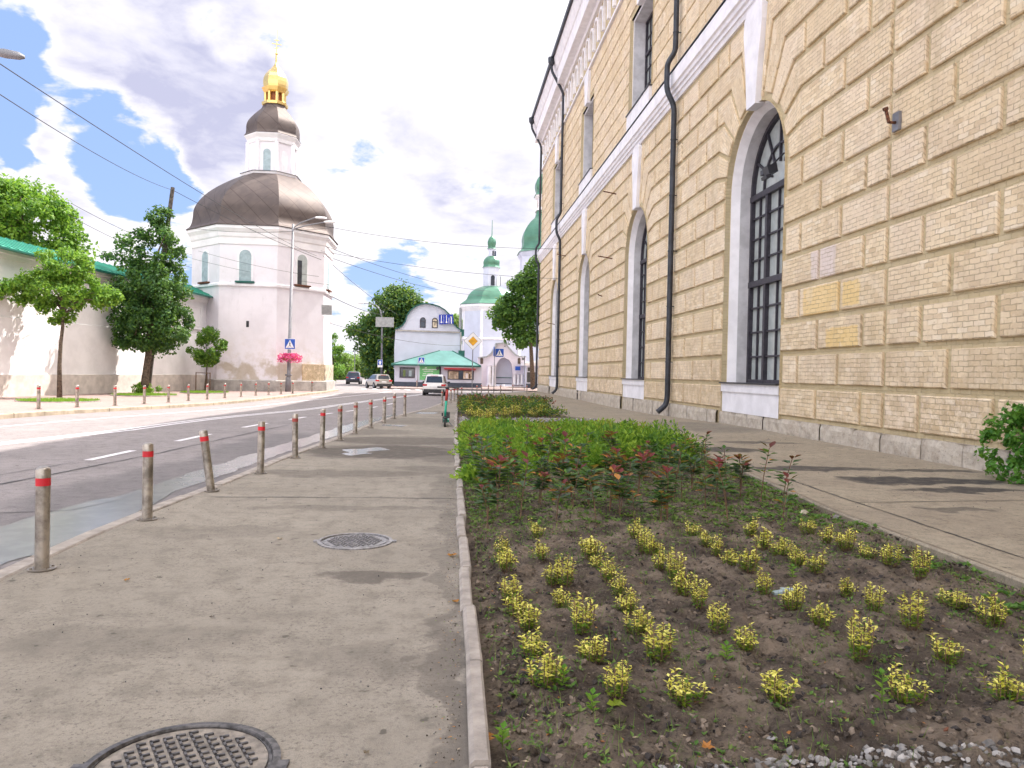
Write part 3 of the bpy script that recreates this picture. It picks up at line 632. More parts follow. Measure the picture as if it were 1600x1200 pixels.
# backing wall with openings
XB = WX+.075
def bq(y0, z0, y1, z1): back.face([(XB, y0, z0), (XB, y0, z1), (XB, y1, z1), (XB, y1, z0)], 0, [(y0, z0), (y0, z1), (y1, z1), (y1, z0)])
bq(YS, G, C0-PER/2, 14.2)
UZ0, UZ1 = 15.95, 21.3; UH = 2.4
for c in cents:
    a = c-PER/2; b_ = c+PER/2 if c != cents[-1] else YE
    bq(a, G, c-HW, 14.2); bq(c+HW, G, b_, 14.2)
    pts = [(c+HW*math.cos(t_), SPR+.06+HW*ARB*math.sin(t_)) for t_ in [PI*i/24 for i in range(25)]][::-1]
    pts = [(c-HW, SPR-.3)]+pts+[(c+HW, SPR-.3)]
    for (ya, za), (yb_, zb) in zip(pts, pts[1:]):
        if yb_-ya > 1e-4: back.face([(XB, ya, za), (XB, ya, 14.2), (XB, yb_, 14.2), (XB, yb_, zb)], 0, [(ya, za), (ya, 14.2), (yb_, 14.2), (yb_, zb)])
    bq(a, 14.2, b_, UZ0); bq(a, UZ0, c-UH, UZ1); bq(c+UH, UZ0, b_, UZ1); bq(a, UZ1, b_, 29)
    # brown brick edge of the opening
    pr = [(c-HW, .4)]+[(c-HW, SPR-.3)]+pts[1:-1]+[(c+HW, SPR-.3), (c+HW, .4)]
    for (ya, za), (yb_, zb) in zip(pr, pr[1:]): back.face([(WX, ya, za), (XB+.12, ya, za), (XB+.12, yb_, zb), (WX, yb_, zb)][::-1], 1, [(0, za), (.2, za), (.2, zb), (0, zb)])
    for ya in (c-UH, c+UH): back.face([(WX, ya, UZ0), (XB+.12, ya, UZ0), (XB+.12, ya, UZ1), (WX, ya, UZ1)], 1, [(0, UZ0), (.2, UZ0), (.2, UZ1), (0, UZ1)])
    # upper rows
    for k in range(9):
        z0 = 15.05+.93*k; z1 = z0+.93; st = 1.1 if k % 2 else 2.2
        for s_ in (-1, 1):
            far = PER/2 if not (c == cents[-1] and s_ > 0) else YE-c
            x = UH+(.1 if k % 2 else 0) if z0 < UZ1+.2 else .9; first = True
            while x < far-.05:
                d_ = st*.62 if first else 1.36; e = min(far, x+d_)
                if far-e < .5: e = far
                block([(c+s_*x, z0), (c+s_*e, z0), (c+s_*e, z1), (c+s_*x, z1)], .045, .05); x = e; first = False
bq(YS, 14.2, C0-PER/2, 29)
back.face([(XB, YE, G), (XB, YE, 29), (45, YE, 29), (45, YE, G)][::-1], 0, [(0, G), (0, 29), (35, 29), (35, G)])
back.face([(XB, YS, G), (XB, YS, 29), (45, YS, 29), (45, YS, G)], 0, [(0, G), (0, 29), (35, 29), (35, G)])
back.face([(45, YS, G), (45, YS, 29), (45, YE, 29), (45, YE, G)], 0, [(YS, G), (YS, 29), (YE, 29), (YE, G)])
back.v_off = len(back.v)
back.f += [tuple(i+back.v_off for i in f) for f in blocks.f]; back.v += blocks.v; back.mi += [2]*len(blocks.f); back.uv += blocks.uv; back.build('wall', ['brickgroove', 'brickgroove', 'brick'], bld)
# plinth stones
a = MB(); y = YS; rp = random.Random(2)
while y < YE:
    L_ = rp.uniform(.9, 1.7); y2 = min(y+L_, YE+.06); inw = any(abs((y+y2)/2-c) < HW-.1 for c in cents)
    x0 = WX-.05-rp.uniform(0, .03)+(.10 if inw else 0); zt = .43+rp.uniform(-.015, .015); n = 5; m_ = 4; vs = []
    for i in range(n+1):
        for j in range(m_+1):
            yy = y+.012+(y2-y-.024)*i/n; q = j/m_; z_ = hz(yy)-.05+(zt-hz(yy)+.05)*q; e = 0 if i in (0, n) or j == m_ else .035*mn.noise((yy*3.1, z_*4, 1))
            vs.append((x0-e+(.03 if i in (0, n) else 0)+(.03 if j == m_ else 0), yy, z_))
    fs = [(i*(m_+1)+j, i*(m_+1)+j+1, (i+1)*(m_+1)+j+1, (i+1)*(m_+1)+j) for i in range(n) for j in range(m_)]
    a.idx(vs, fs); a.face([(x0+.03, y+.012, zt), (WX+.08, y+.012, zt), (WX+.08, y2-.012, zt), (x0+.03, y2-.012, zt)][::-1]); y = y2
a.build('stone_plinth', 'plinth', bld, smooth=False)
def along(prof, y0, y1, name, m_, par=bld):       # moulding swept along y; prof (x,z)
    a = MB(); n = len(prof); vs = [(x, y0, z) for x, z in prof]+[(x, y1, z) for x, z in prof]
    a.idx(vs, [tuple(range(n)), tuple(range(2*n-1, n-1, -1))]+[(i, n+i, n+(i+1) % n, (i+1) % n) for i in range(n)]); return a.build(name, m_, par)
along([(WX+.2, 13.62), (WX-.02, 13.62), (WX-.06, 13.78), (WX-.12, 13.80), (WX-.12, 13.95), (WX-.2, 13.98), (WX-.22, 14.12), (WX-.30, 14.16), (WX-.30, 14.72), (WX-.26, 14.80), (WX+.2, 14.98)], YS, YE+.3, 'string_course', 'trim')
along([(WX+.1, 14.985), (WX-.33, 14.80), (WX-.33, 14.83), (WX+.1, 15.03)], YS, YE+.3, 'flashing', 'sill')
along([(WX+.2, 23.42), (WX-.12, 23.42), (WX-.12, 23.6), (WX+.2, 23.66)], YS, YE+.1, 'string_course', 'trim')
along([(WX+.2, 26.4), (WX-.15, 26.4), (WX-.2, 26.7), (WX-.75, 26.75), (WX-.75, 27.9), (WX-.85, 28.0), (WX-1.1, 28.75), (WX-1.1, 28.95), (WX+.2, 28.95)], YS, YE+.9, 'cornice', 'trim')
along([(WX-1.05, 28.96), (WX-1.3, 28.9), (WX-1.34, 29.12), (WX-1.28, 29.12), (WX-1.24, 28.99), (WX-1.05, 29.05)], YS, YE+1., 'gutter', 'pipe')
along([(WX-1.12, 28.97), (WX-1.12, 29.08), (26, 35), (45, 29)], YS, YE+1., 'roof', 'sill')
# frieze of small arches
a = MB(); y = YE-1.; k = 0
while y > 20:
    for i in range(6):
        t0, t1 = PI*i/6, PI*(i+1)/6
        for r0, r1 in ((.62, .80),):
            q = [(y+r0*math.cos(t0), 25.2+r0*math.sin(t0)), (y+r1*math.cos(t0), 25.2+r1*math.sin(t0)), (y+r1*math.cos(t1), 25.2+r1*math.sin(t1)), (y+r0*math.cos(t1), 25.2+r0*math.sin(t1))]
            a.shell(q, WX-.12, WX+.07, 0, lambda p_, q_, x: (x, p_, q_))
    a.box((WX-.12, y-.98, 24.1), (WX+.07, y-.63, 25.2)); y -= 1.62
a.build('frieze', 'trim', bld)
# windows
def strip_arch(mb, c, hw, z0, zs, b_, x0, x1, hw2=None, mi=0, n=20, ar=ARB):   # band between two arches at x0 (hw) and x1 (hw2)
    hw2 = hw2 or hw
    def pts(h): return [(c-h, z0)]+[(c-h*math.cos(PI*i/n), zs+h*ar*math.sin(PI*i/n)) for i in range(n+1)]+[(c+h, z0)]
    A, B = pts(hw), pts(hw2)
    for i in range(len(A)-1): mb.face([(x0, *A[i]), (x1, *B[i]), (x1, *B[i+1]), (x0, *A[i+1])], mi)
ORDW = ['nearest the camera', 'second from the camera', 'third from the camera', 'farthest from the camera']
for ci, c in enumerate(cents):
    zs = SPR+.06; XS = XB+.12; XF = WX+.92
    a = MB(); strip_arch(a, c, HW, .4, zs, 0, XS, XS, HW-.05, 0); strip_arch(a, c, HW-.05, 1.42, zs, 0, XS, XS+.27, HW-.19, 0); strip_arch(a, c, HW-.19, 1.42, zs, 0, XS+.27, XF, None, 1)
    win = a.build('window', ['trim', 'reveal'], bld); tag(win, 'tall arched ground floor window '+ORDW[ci])
    h = HW-.19
    # glass
    g_ = MB(); n = 20; pl = [(c-h, 1.46)]+[(c-h*math.cos(PI*i/n), zs+h*ARB*math.sin(PI*i/n)) for i in range(n+1)]+[(c+h, 1.46)]
    g_.face([(XF+.05, y_, z_) for y_, z_ in pl]); g_.build('pane', 'paleglass', win)
    f = MB()
    def bar(y0, z0, y1, z1, w_=.07, d_=.06, X=XF):
        dv = Vector((0, y1-y0, z1-z0)); L_ = dv.length; f.obox((X+.0, (y0+y1)/2, (z0+z1)/2), (1, 0, 0), d_, dv, L_/2, dv.cross(Vector((1, 0, 0))), w_/2)
    strip_arch(f, c, h, 1.44, zs, 0, XF-.09, XF-.09, h-.13); strip_arch(f, c, h-.13, 1.44, zs, 0, XF-.09, XF+.05)
    bar(c-h, 1.50, c+h, 1.50, .12, .08); bar(c-h, 4.87, c+h, 4.87, .2, .11); bar(c-h, zs-.1, c+h, zs-.1, .2, .11)
    for x in (-.82, .82): bar(c+x, 1.44, c+x, zs, .17, .09)
    for x in (-1.5, 0, 1.5): bar(c+x, 1.44, c+x, zs, .06, .035)
    for i in range(1, 4): bar(c-h, 1.5+.845*i, c+h, 1.5+.845*i, .06, .03)
    for i in range(1, 4): bar(c-h, 4.97+.73*i, c+h, 4.97+.73*i, .06, .03)
    for i in range(1, 6): t_ = PI*i/6; bar(c+.7*math.cos(t_), zs+.7*math.sin(t_), c+h*math.cos(t_), zs+h*ARB*math.sin(t_), .065, .04)
    for i in range(12): t0, t1 = PI*i/12, PI*(i+1)/12; bar(c+1.25*math.cos(t0), zs+1.3*math.sin(t0), c+1.25*math.cos(t1), zs+1.3*math.sin(t1), .065, .04)
    f.build('window_frame', 'frame', win)
    s_ = MB(); s_.box((WX-.10, c-HW+.02, 1.40), (XF-.1, c+HW-.02, 1.445)); s_.build('sill', 'sill', win)
    s_ = MB(); s_.box((WX-.02, c-HW+.03, 1.12), (XF, c+HW-.03, 1.395)); s_.box((WX+.035, c-HW+.03, .42), (XF, c+HW-.03, 1.12)); s_.build('apron_panel', 'trim', win)
    kz0 = zs+(HW+.02)*ARB; pr = [(c-.36, kz0-.12), (c+.36, kz0-.12), (c+.5, kz0+1.2), (c+.74, 12.9), (c+.70, 13.4), (c+.45, 13.62), (c-.45, 13.62), (c-.70, 13.4), (c-.74, 12.9), (c-.5, kz0+1.2)]
    s_ = MB(); s_.shell(pr, WX-.13, XB+.1, 0, lambda p_, q_, x: (x, p_, q_)); s_.build('keystone', 'trim', win)
    # upper floor window
    a = MB(); u = UH
    def ring(hy, z0, z1, x0, hy2, z02, z12, x1, mi):
        A = [(c-hy, z0), (c-hy, z1), (c+hy, z1), (c+hy, z0)]; B = [(c-hy2, z02), (c-hy2, z12), (c+hy2, z12), (c+hy2, z02)]
        for i in range(4): j = (i+1) % 4; a.face([(x0, *A[i]), (x1, *B[i]), (x1, *B[j]), (x0, *A[j])], mi)
    ring(u, UZ0, UZ1, XS, u-.14, UZ0+.1, UZ1-.14, XS, 0); ring(u-.14, UZ0+.1, UZ1-.14, XS, u-.14, UZ0+.1, UZ1-.14, XF, 1)
    uw = a.build('window', ['trim', 'reveal'], bld); tag(uw, 'flat topped upper floor window '+ORDW[ci])
    g_ = MB(); g_.face([(XF+.04, c-u, UZ0), (XF+.04, c-u, UZ1), (XF+.04, c+u, UZ1), (XF+.04, c+u, UZ0)]); g_.build('pane', 'paleglass', uw)
    f = MB(); h = u-.14
    for x in (-h+.06, -.8, .8, h-.06): bar(c+x, UZ0+.1, c+x, UZ1-.1, .13, .08)
    for x in (-1.5, 0, 1.5): bar(c+x, UZ0+.1, c+x, UZ1-.1, .06, .03)
    for z_ in (UZ0+.16, 19.3, UZ1-.2): bar(c-h, z_, c+h, z_, .14, .09)
    for i in range(1, 4): bar(c-h, UZ0+.83*i, c+h, UZ0+.83*i, .06, .03)
    bar(c-h, 20.2, c+h, 20.2, .06, .03)
    f.build('window_frame', 'frame', uw)
    s_ = MB(); s_.box((WX-.16, c-UH-.02, UZ0-.02), (XF-.1, c+UH+.02, UZ0+.03)); s_.build('sill', 'sill', uw)
    s_ = MB(); s_.box((WX-.10, c-UH+.02, 15.04), (XS, c+UH-.02, UZ0-.03)); s_.build('apron_panel', 'trim', uw)
    s_ = MB(); s_.shell([(c-.45, UZ1-.1), (c+.45, UZ1-.1), (c+.85, 23.35), (c-.85, 23.35)], WX-.13, XB+.1, 0, lambda p_, q_, x: (x, p_, q_)); s_.build('keystone', 'trim', uw)
# downpipes
def rounded(pts, r=.25, n=4):
    out_ = [Vector(pts[0])]
    for a, b_, c_ in zip(pts, pts[1:], pts[2:]):
        a, b_, c_ = Vector(a), Vector(b_), Vector(c_); d1 = (a-b_); d2 = (c_-b_); rr = min(r, d1.length*.45, d2.length*.45); p1 = b_+d1.normalized()*rr; p2 = b_+d2.normalized()*rr
        for i in range(n+1): t_ = i/n; out_.append(p1*(1-t_)**2+b_*2*t_*(1-t_)+p2*t_*t_)
    out_.append(Vector(pts[-1])); return out_
for y, lbl in ((32.35, 'dark downpipe beside the window nearest the camera'), (65.9, 'dark downpipe in the middle distance of the brick wall'), (81.6, 'dark downpipe at the far corner of the brick wall')):
    x = WX-.2; e = WX-.55; g0 = hz(y); r = .118
    a = MB(); a.tube(rounded([(WX-1.28, y, 28.9), (WX-1.28, y, 27.9), (x, y, 26.0), (x, y, 15.6), (e, y, 15.1), (e, y, 13.9), (x, y, 13.3), (x, y, .75), (x-.05, y, .5+g0), (x-.42, y, .2+g0)], .35), r, 10)
    b_ = a
    for z_ in (2.2, 4.6, 7., 9.4, 11.8, 16.4, 18.9, 21.4): b_.lathe([(r+.012, z_), (r+.02, z_+.01), (r+.02, z_+.05), (r+.012, z_+.06)], (x, y), 10); b_.box((x, y-.02, z_+.01), (WX+.08, y+.02, z_+.045))
    dp = autosmooth(a.build('downpipe', 'pipe', bld), 40); tag(dp, lbl)
    b_ = MB(); b_.lathe([(.14, 28.3), (.30, 28.55), (.32, 28.95), (.30, 29.0)], (WX-1.28, y), 10); b_.build('hopper', 'pipe', dp)
for y, z_, L_ in ((44.5, 12.3, .8), (45.2, 8.6, .9), (64., 11.6, .7), (48, 6.6, .3), (70, 6.2, .7)):
    a = MB(); a.tube([(WX+.05, y, z_), (WX-L_, y-.1, z_+.12)], .035, 6); a.build('wall_hook', 'rust', bld)
# rusty bracket and floodlight
q = Vector((WX-.02, 15.97, 7.25)); br_ = thing('wall_bracket', 'rusty pipe bracket on a pale plate fixed high on the brick wall', 'bracket', q)
a = MB(); a.box((q.x-.05, q.y-.12, q.z-.18), (q.x+.02, q.y+.12, q.z+.22)); a.build('plate', 'galv', br_)
a = MB(); a.tube([(q.x-.03, q.y, q.z), (q.x-.20, q.y, q.z+.0), (q.x-.26, q.y+.02, q.z+.27)], .038, 8); a.tube([(q.x-.26, q.y+.02, q.z+.26), (q.x-.28, q.y+.02, q.z+.32)], .06, 8); a.build('pipe_stub', 'rust', br_)
q = Vector((WX+.25, 23.25, 8.15)); fl = thing('floodlight', 'black floodlight on a bracket inside the nearest arched window', 'floodlight', q)
a = MB(); a.obox((q.x, q.y, q.z), (1, 0, .3), .15, (0, 1, 0), .2, (-.3, 0, 1), .13); a.obox((q.x-.12, q.y, q.z-.24), (1, 0, .3), .08, (0, 1, 0), .2, (-.3, 0, 1), .05); a.build('lamp_housing', 'blackpl', fl)
a = MB(); a.tube([(q.x, q.y, q.z+.1), (q.x+.3, q.y-.3, q.z+.45), (q.x+.65, q.y-.9, q.z+.3)], .03, 6); a.box((q.x-.14, q.y+.2, q.z-.1), (q.x-.04, q.y+.42, q.z+.06)); a.build('bracket', 'blackpl', fl)

# ================================================================== LEFT WALL
WA = Vector((-24.4, 43.9, 0)); WB = Vector((-19.6, 66.6, 0)); wd_ = (WB-WA).normalized(); WS = WA-wd_*34; wn = Vector((wd_.y, -wd_.x, 0))   # wn faces the street
wl = (WB-WS).length
pw = thing('perimeter_wall', 'long white plastered monastery wall with green metal roof on the left', 'wall', WS)
def wpt(s_, o_, z): v = WS+wd_*s_+wn*o_; return (v.x, v.y, z)
def sweepw(name, m_, prof, s0, s1, zf=lambda s_: 0, ends=None):
    a = MB(); n = len(prof); ns = 8; vs = []
    for i in range(ns+1):
        s_ = s0+(s1-s0)*i/ns
        for o_, z in prof: vs.append(wpt(s_, o_, z+zf(s_) if z > 2 else z))
    fs = [(i*n+k, i*n+(k+1) % n, (i+1)*n+(k+1) % n, (i+1)*n+k) for i in range(ns) for k in range(n)]+[tuple(range(n-1, -1, -1)), tuple(range(ns*n, ns*n+n))]
    a.idx(vs, fs); return a.build(name, m_, pw)
zt = lambda s_: .9-.021*s_          # roofline falls slightly away from the camera
bs = wl-1.9
sweepw('wall', 'limewhite', [(-.9, -.4), (-.02, -.4), (-.02, 7.6), (-.9, 7.6)], 0, wl+1.5, zt)
sweepw('lower_wall', 'limewhite', [(-.05, -.4), (.20, -.4), (.14, 1.1), (.05, 4.1), (-.05, 4.15)], 0, bs, lambda s_: 0)
sweepw('plinth', 'tanplinth', [(.05, -.4), (.30, -.4), (.28, .93), (.05, .96)], 0, bs-.4)
sweepw('cornice', 'limewhite', [(-.1, 7.1), (.06, 7.12), (.12, 7.35), (.2, 7.4), (.22, 7.62), (-.1, 7.62)], 0, wl+.5, zt)
sweepw('ledge', 'trim', [(-.05, 4.55), (.12, 4.6), (.12, 4.72), (-.05, 4.78)], bs-9, wl+.5)
rf = sweepw('roof', 'green_roof', [(.75, 7.55), (.75, 7.62), (-2.2, 8.75), (-4.4, 7.7), (-4.4, 7.6)], 0, wl+1.2, zt)
a = MB()
for i in range(int(wl/.62)):
    s_ = i*.62+.2; p0 = Vector(wpt(s_, .76, 7.63+zt(s_))); p1 = Vector(wpt(s_, -2.2, 8.77+zt(s_))); dv = p1-p0
    a.obox((p0+p1)/2, dv, dv.length/2, wd_, .02, dv.cross(wd_), .03)
a.build('roof_seam', 'green_roof', rf)
sweepw('eave_board', 'dark_green', [(.76, 7.5), (.78, 7.5), (.78, 7.58), (.76, 7.58)], 0, wl+1.2, zt)
a = MB(); p0 = Vector(wpt(wl-5.2, .0, 0)); 
for s0, s1 in ((wl-4.9, wl-2.6),):
    for (sa, sb, za, zb) in ((s0, s1, 6.35, 6.45), (s0, s1, 4.85, 4.95), (s0, s0+.1, 4.95, 6.35), (s1-.1, s1, 4.95, 6.35)):
        a.shell([(sa, za), (sb, za), (sb, zb), (sa, zb)], -.03, .05, 0, lambda u, v, o_: wpt(u, o_, v))
a.build('panel_moulding', 'limewhite', pw)
pl_ = MB(); c_ = pz(363, 555, 66.2); pl_.obox((c_.x, c_.y-.15, c_.z), (1, 0, 0), .42, (0, 1, 0), .03, (0, 0, 1), .24); tag(pl_.build('plaque', 'rust', None, loc=(c_.x, c_.y, c_.z)), 'small brown plaque in the corner between white wall and tower', 'plaque')

# ================================================================== TOWER
TY = 69.2; tb = pz(411, 601, TY); TCX = tb.x
def tz(py, px=414): return pz(px, py, TY).z
tw = thing('corner_tower', 'white octagonal monastery tower with brown dome and gilded lantern', 'tower', (TCX, TY, -.28))
A8 = PI/8
def dense(prof, k=5):
    q = [tuple(a)+((0,) if len(a) < 3 else ()) for a in prof]; out_ = []
    for i in range(len(q)-1):
        p0, p1, p2, p3 = q[max(i-1, 0)], q[i], q[i+1], q[min(i+2, len(q)-1)]
        for j in range(k):
            t = j/k; out_.append(tuple(.5*(2*b_+(c_-a_)*t+(2*a_-5*b_+4*c_-d_)*t*t+(3*b_-a_-3*c_+d_)*t*t*t) for a_, b_, c_, d_ in zip(p0, p1, p2, p3)))
    out_.append(q[-1]); return out_
def oct_(prof, name, m_, a0=A8, n=8, uv=False, cx=0., par=tw, sm=False):
    a = MB(); a.lathe(prof, (TCX+cx, TY), n, 0, a0, uv); return a.build(name, m_, par, smooth=sm)
body = oct_([(6.25, -.5), (6.08, 3.), (5.98, tz(457)), (5.98, tz(396))], 'wall', 'tower_plaster')
oct_([(5.96, tz(459)), (6.16, tz(458)), (6.16, tz(455)), (5.96, tz(453))], 'string_course', 'trim')
oct_([(5.96, tz(399)), (6.06, tz(398)), (6.08, tz(389)), (6.16, tz(387)), (6.22, tz(381)), (6.42, tz(376)), (6.42, tz(372)), (5.9, tz(371))], 'cornice', 'limewhite')
oct_([(6.3, -.4), (6.42, -.4), (6.40, .55), (6.2, .62)], 'plinth', 'wallgrey')
dx = .42
dm = oct_(dense([(6.50, tz(372)+.02), (6.48, tz(371)+.04), (6.2, tz(366)), (6.04, tz(359)), (6.0, tz(350), .04), (5.95, tz(339), .06), (5.65, tz(327), .1), (5.15, tz(315), .16), (4.5, tz(304), .24), (3.75, tz(294), .32), (3.05, tz(286), .38), (2.45, tz(280), dx), (2.3, tz(276), dx)]), 'dome', 'dome', uv=True)
oct_([(2.25, tz(286)), (2.45, tz(284)), (2.58, tz(277.6)), (2.15, tz(276))], 'drum_base', 'trim', cx=dx)
oct_([(2.64, tz(277.4)), (2.64, tz(276.8)), (2.1, tz(275))], 'flashing', 'sill', cx=dx)
dr = oct_([(2.05, tz(279)), (2.05, tz(226))], 'drum', 'tower_plaster', cx=dx+.05)
oct_([(2.02, tz(231)), (2.15, tz(230)), (2.2, tz(225)), (2.42, tz(219.5)), (2.42, tz(218)), (1.9, tz(217))], 'drum_cornice', 'limewhite', cx=dx+.1)
d2 = oct_(dense([(2.46, tz(217.8)), (2.32, tz(214)), (2.3, tz(209), .02), (2.28, tz(201), .02), (2.16, tz(194), .04), (1.85, tz(186), .06), (1.45, tz(178), .08), (1.1, tz(171), .1), (1.0, tz(165), .1)]), 'upper_dome', 'dome', uv=True, cx=dx+.1)
gx = dx+.22
oct_([(.95, tz(167)), (1.12, tz(166)), (1.15, tz(162)), (.92, tz(160))], 'lantern_base', 'gold', cx=gx)
for k in range(8):
    a = MB(); an = PI/8+k*PI/4; a.lathe([(.17, tz(161)), (.14, tz(160)), (.14, tz(147)), (.18, tz(145.5))], (TCX+gx+.82*math.cos(an), TY+.82*math.sin(an)), 6); a.build('lantern_column', 'gold', tw)
oct_([(.66, tz(161)), (.66, tz(145))], 'lantern_core', 'golddark', cx=gx)
oct_([(.9, tz(147)), (1.05, tz(145)), (1.15, tz(141)), (1.18, tz(139.5)), (1.0, tz(138))], 'lantern_cornice', 'gold', cx=gx+.02)
a = MB(); a.lathe([(1.02, tz(139)), (1.06, tz(135)), (1.08, tz(129)), (1.03, tz(123)), (.88, tz(117)), (.6, tz(110.5)), (.34, tz(105)), (.16, tz(100.5)), (.09, tz(97)), (.06, tz(84))], (TCX+gx+.04, TY), 8, 0, A8); a.build('gilded_onion', 'gold', tw)
a = MB(); X_, Y_ = TCX+gx+.06, TY; a.ball((X_, Y_, tz(83)), .13); a.tube([(X_, Y_, tz(84)), (X_+.03, Y_, tz(46))], [.05, .025], 6)
a.obox((X_, Y_, tz(68)), (1, .3, 0), .42, (0, 0, 1), .035, (-.3, 1, 0), .03); a.obox((X_, Y_, tz(62)), (1, .3, 0), .22, (0, 0, 1), .03, (-.3, 1, 0), .03); a.obox((X_, Y_, tz(74)), (1, .3, .35), .2, (-.35, 0, 1), .03, (-.3, 1, 0), .03)
a.build('cross', 'gold', tw)
def arched(mb, c, az, w_, h, d, mi=0, r=None, proud=.0, n=8):   # arch-topped slab; c = bottom centre on a facet with outward azimuth az
    nx_, ny_ = math.cos(az), math.sin(az); pr = [(-w_/2, 0)]+[(-w_/2*math.cos(PI*i/n), h-w_/2+w_/2*math.sin(PI*i/n)) for i in range(n+1)]+[(w_/2, 0)]
    mb.shell(pr, proud-d, proud, mi, lambda u, v, o_: (c[0]-ny_*u+nx_*o_, c[1]+nx_*u+ny_*o_, c[2]+v))
AP = 5.98*math.cos(A8)
for az, off, lab in ((-90, -.25, 'pale shuttered window with green sill'), (-45, .05, 'half open dark arched window'), (0, -.3, 'side window with moulded frame'), (-135, 0, 'side window')):
    an = R(az); c_ = (TCX+AP*math.cos(an)-math.sin(an)*off, TY+AP*math.sin(an)+math.cos(an)*off, pz(414, 440, TY-5.4).z)
    a = MB(); arched(a, (c_[0], c_[1], c_[2]-.08), an, 1.22, 2.75, .1, 0, proud=.05); wv = a.build('window', 'trim', tw); tag(wv, lab)
    a = MB(); arched(a, c_, an, .95, 2.52, .1, 0, proud=.062); a.build('shutter', 'bluewin' if az != -45 else 'paleglass', wv)
    a = MB(); nx_, ny_ = math.cos(an), math.sin(an); a.obox((c_[0]+nx_*.1, c_[1]+ny_*.1, c_[2]-.1), (-ny_, nx_, 0), .75, (nx_, ny_, 0), .18, (0, 0, 1), .07); a.build('sill', 'dark_green' if az == -90 else 'rust', wv)
    if az == -45:
        a = MB(); a.obox((c_[0]+ny_*.25+nx_*.075, c_[1]-nx_*.25+ny_*.075, c_[2]+1.), (-ny_, nx_, 0), .2, (nx_, ny_, 0), .01, (0, 0, 1), 1.0); a.build('dark_opening', 'darkglass', wv)
for k in range(8):
    an = k*PI/4; ap = 2.05*math.cos(A8); c_ = (TCX+dx+.05+ap*math.cos(an), TY+ap*math.sin(an), tz(276))
    a = MB(); arched(a, c_, an, .62, 1.95, .08, 0, proud=.03); a.build('drum_window', 'bluewin' if k % 2 == 0 else 'trim', tw)
    vn = an+PI/8; v = (TCX+dx+.05+2.05*math.cos(vn), TY+2.05*math.sin(vn)); a = MB(); a.lathe([(.22, tz(277)), (.2, tz(276)), (.2, tz(229)), (.24, tz(228))], v, 6); a.build('drum_pilaster', 'trim', tw)
def facet_slab(az, u0, u1, z0, z1, name, m_, d=.03, rad=6.05, par=tw):
    an = R(az); ap = rad*math.cos(A8); a = MB(); a.shell([(u0, z0), (u1, z0), (u1, z1), (u0, z1)], -.3, d, 0, lambda u, v, o_: (TCX+(ap+o_)*math.cos(an)-math.sin(an)*u, TY+(ap+o_)*math.sin(an)+math.cos(an)*u, v)); return a.build(name, m_, par)
tag(facet_slab(-45, .1, 2.28, .6, 2.0, 'brick_patch', 'brick', .07, 6.2), 'exposed brown brick patch'); tag(facet_slab(0, -2.3, 2.3, .6, 2.0, 'brick_patch', 'poster', .05, 6.2), 'tan coated patch')
facet_slab(-90, -.1, .12, 4.9, 5.4, 'vent_hole', 'sill', .02, 6.03)
a = MB(); c_ = pz(505, 484, TY-3.5); a.obox((c_.x+.3, c_.y, c_.z), (1, .25, 0), .42, (0, 1, .2), .08, (0, -.2, 1), .42); tag(a.build('wall_box', 'signback', None, loc=c_), 'square grey box hanging on the bright side of the tower', 'box')

# ================================================================== TREES
def foliage(mb, ells, n, L, seed, mi=0, clump=.9, droop=.0, nclump=None, shellish=.35, gap=None):
    rn = random.Random(seed); nclump = nclump or max(14, int(n/110)); vol = [a[3]*a[4]*a[5] for a in ells]; cl = []
    for _ in range(nclump):
        e = rn.choices(ells, vol)[0]
        while True:
            d = Vector((rn.uniform(-1, 1), rn.uniform(-1, 1), rn.uniform(-1, 1)))
            if .05 < d.length < 1: break
        rr = d.length**shellish; d.normalize(); p_ = Vector((e[0]+d.x*e[3]*rr, e[1]+d.y*e[4]*rr, e[2]+d.z*e[5]*rr)); cl.append((p_, d, clump*rn.uniform(.55, 1.15)))
    per = max(1, n//nclump)
    for c_, od, cr in cl:
        for _ in range(per):
            d = Vector((rn.gauss(0, 1), rn.gauss(0, 1), rn.gauss(0, .62)-droop)); d.normalize(); q = c_+d*cr*rn.uniform(.3, 1.)**.6
            nv = (d*.6+Vector((rn.uniform(-1, 1), rn.uniform(-1, 1), rn.uniform(-.2, 1.3)))).normalized(); s_ = L*rn.uniform(.6, 1.25)
            u = nv.orthogonal().normalized(); u = Matrix.Rotation(rn.uniform(0, 6.28), 3, nv) @ u; v = nv.cross(u)
            mb.idx([q-u*s_*.5, q+v*s_*.33-nv*s_*.1, q+u*s_*.5, q-v*s_*.33-nv*s_*.1], [(0, 1, 2, 3)], mi)
    return cl
def tree(name, label, base, trunk, ells, n, L, mats_, seed, tr=.14, clump=.8, group=None, limbs=10, cat='tree', droop=0., sh=.35, bark='bark'):
    t_ = thing(name, label, cat, base, group=group); a = MB(); cl = foliage(a, ells, n, L, seed, 0, clump, droop, shellish=sh); rn = random.Random(seed+1)
    if len(mats_) > 1: a.mi = [rn.choice((0, 0, 1)) for _ in a.mi]
    tk = MB(); top = Vector(trunk[-1]); nn = len(trunk); tk.tube(trunk, [tr*(1.25 if i == 0 else 1-.45*i/nn) for i in range(nn)], 10)
    for c_, d, r in rn.sample(cl, min(limbs, len(cl))):
        s0 = Vector(trunk[-2]).lerp(top, rn.uniform(.4, 1.)); mid = s0.lerp(c_, .5)+Vector((0, 0, (c_-s0).length*.12)); tk.tube([s0, mid, c_], [tr*.42, tr*.26, tr*.08], 6)
    tk.build('trunk', bark, t_, smooth=True); a.build('crown', mats_, t_); return t_
b0 = at(93, 621); Y = b0.y; p = lambda px, py, dy=0: pz(px, py, Y+dy)
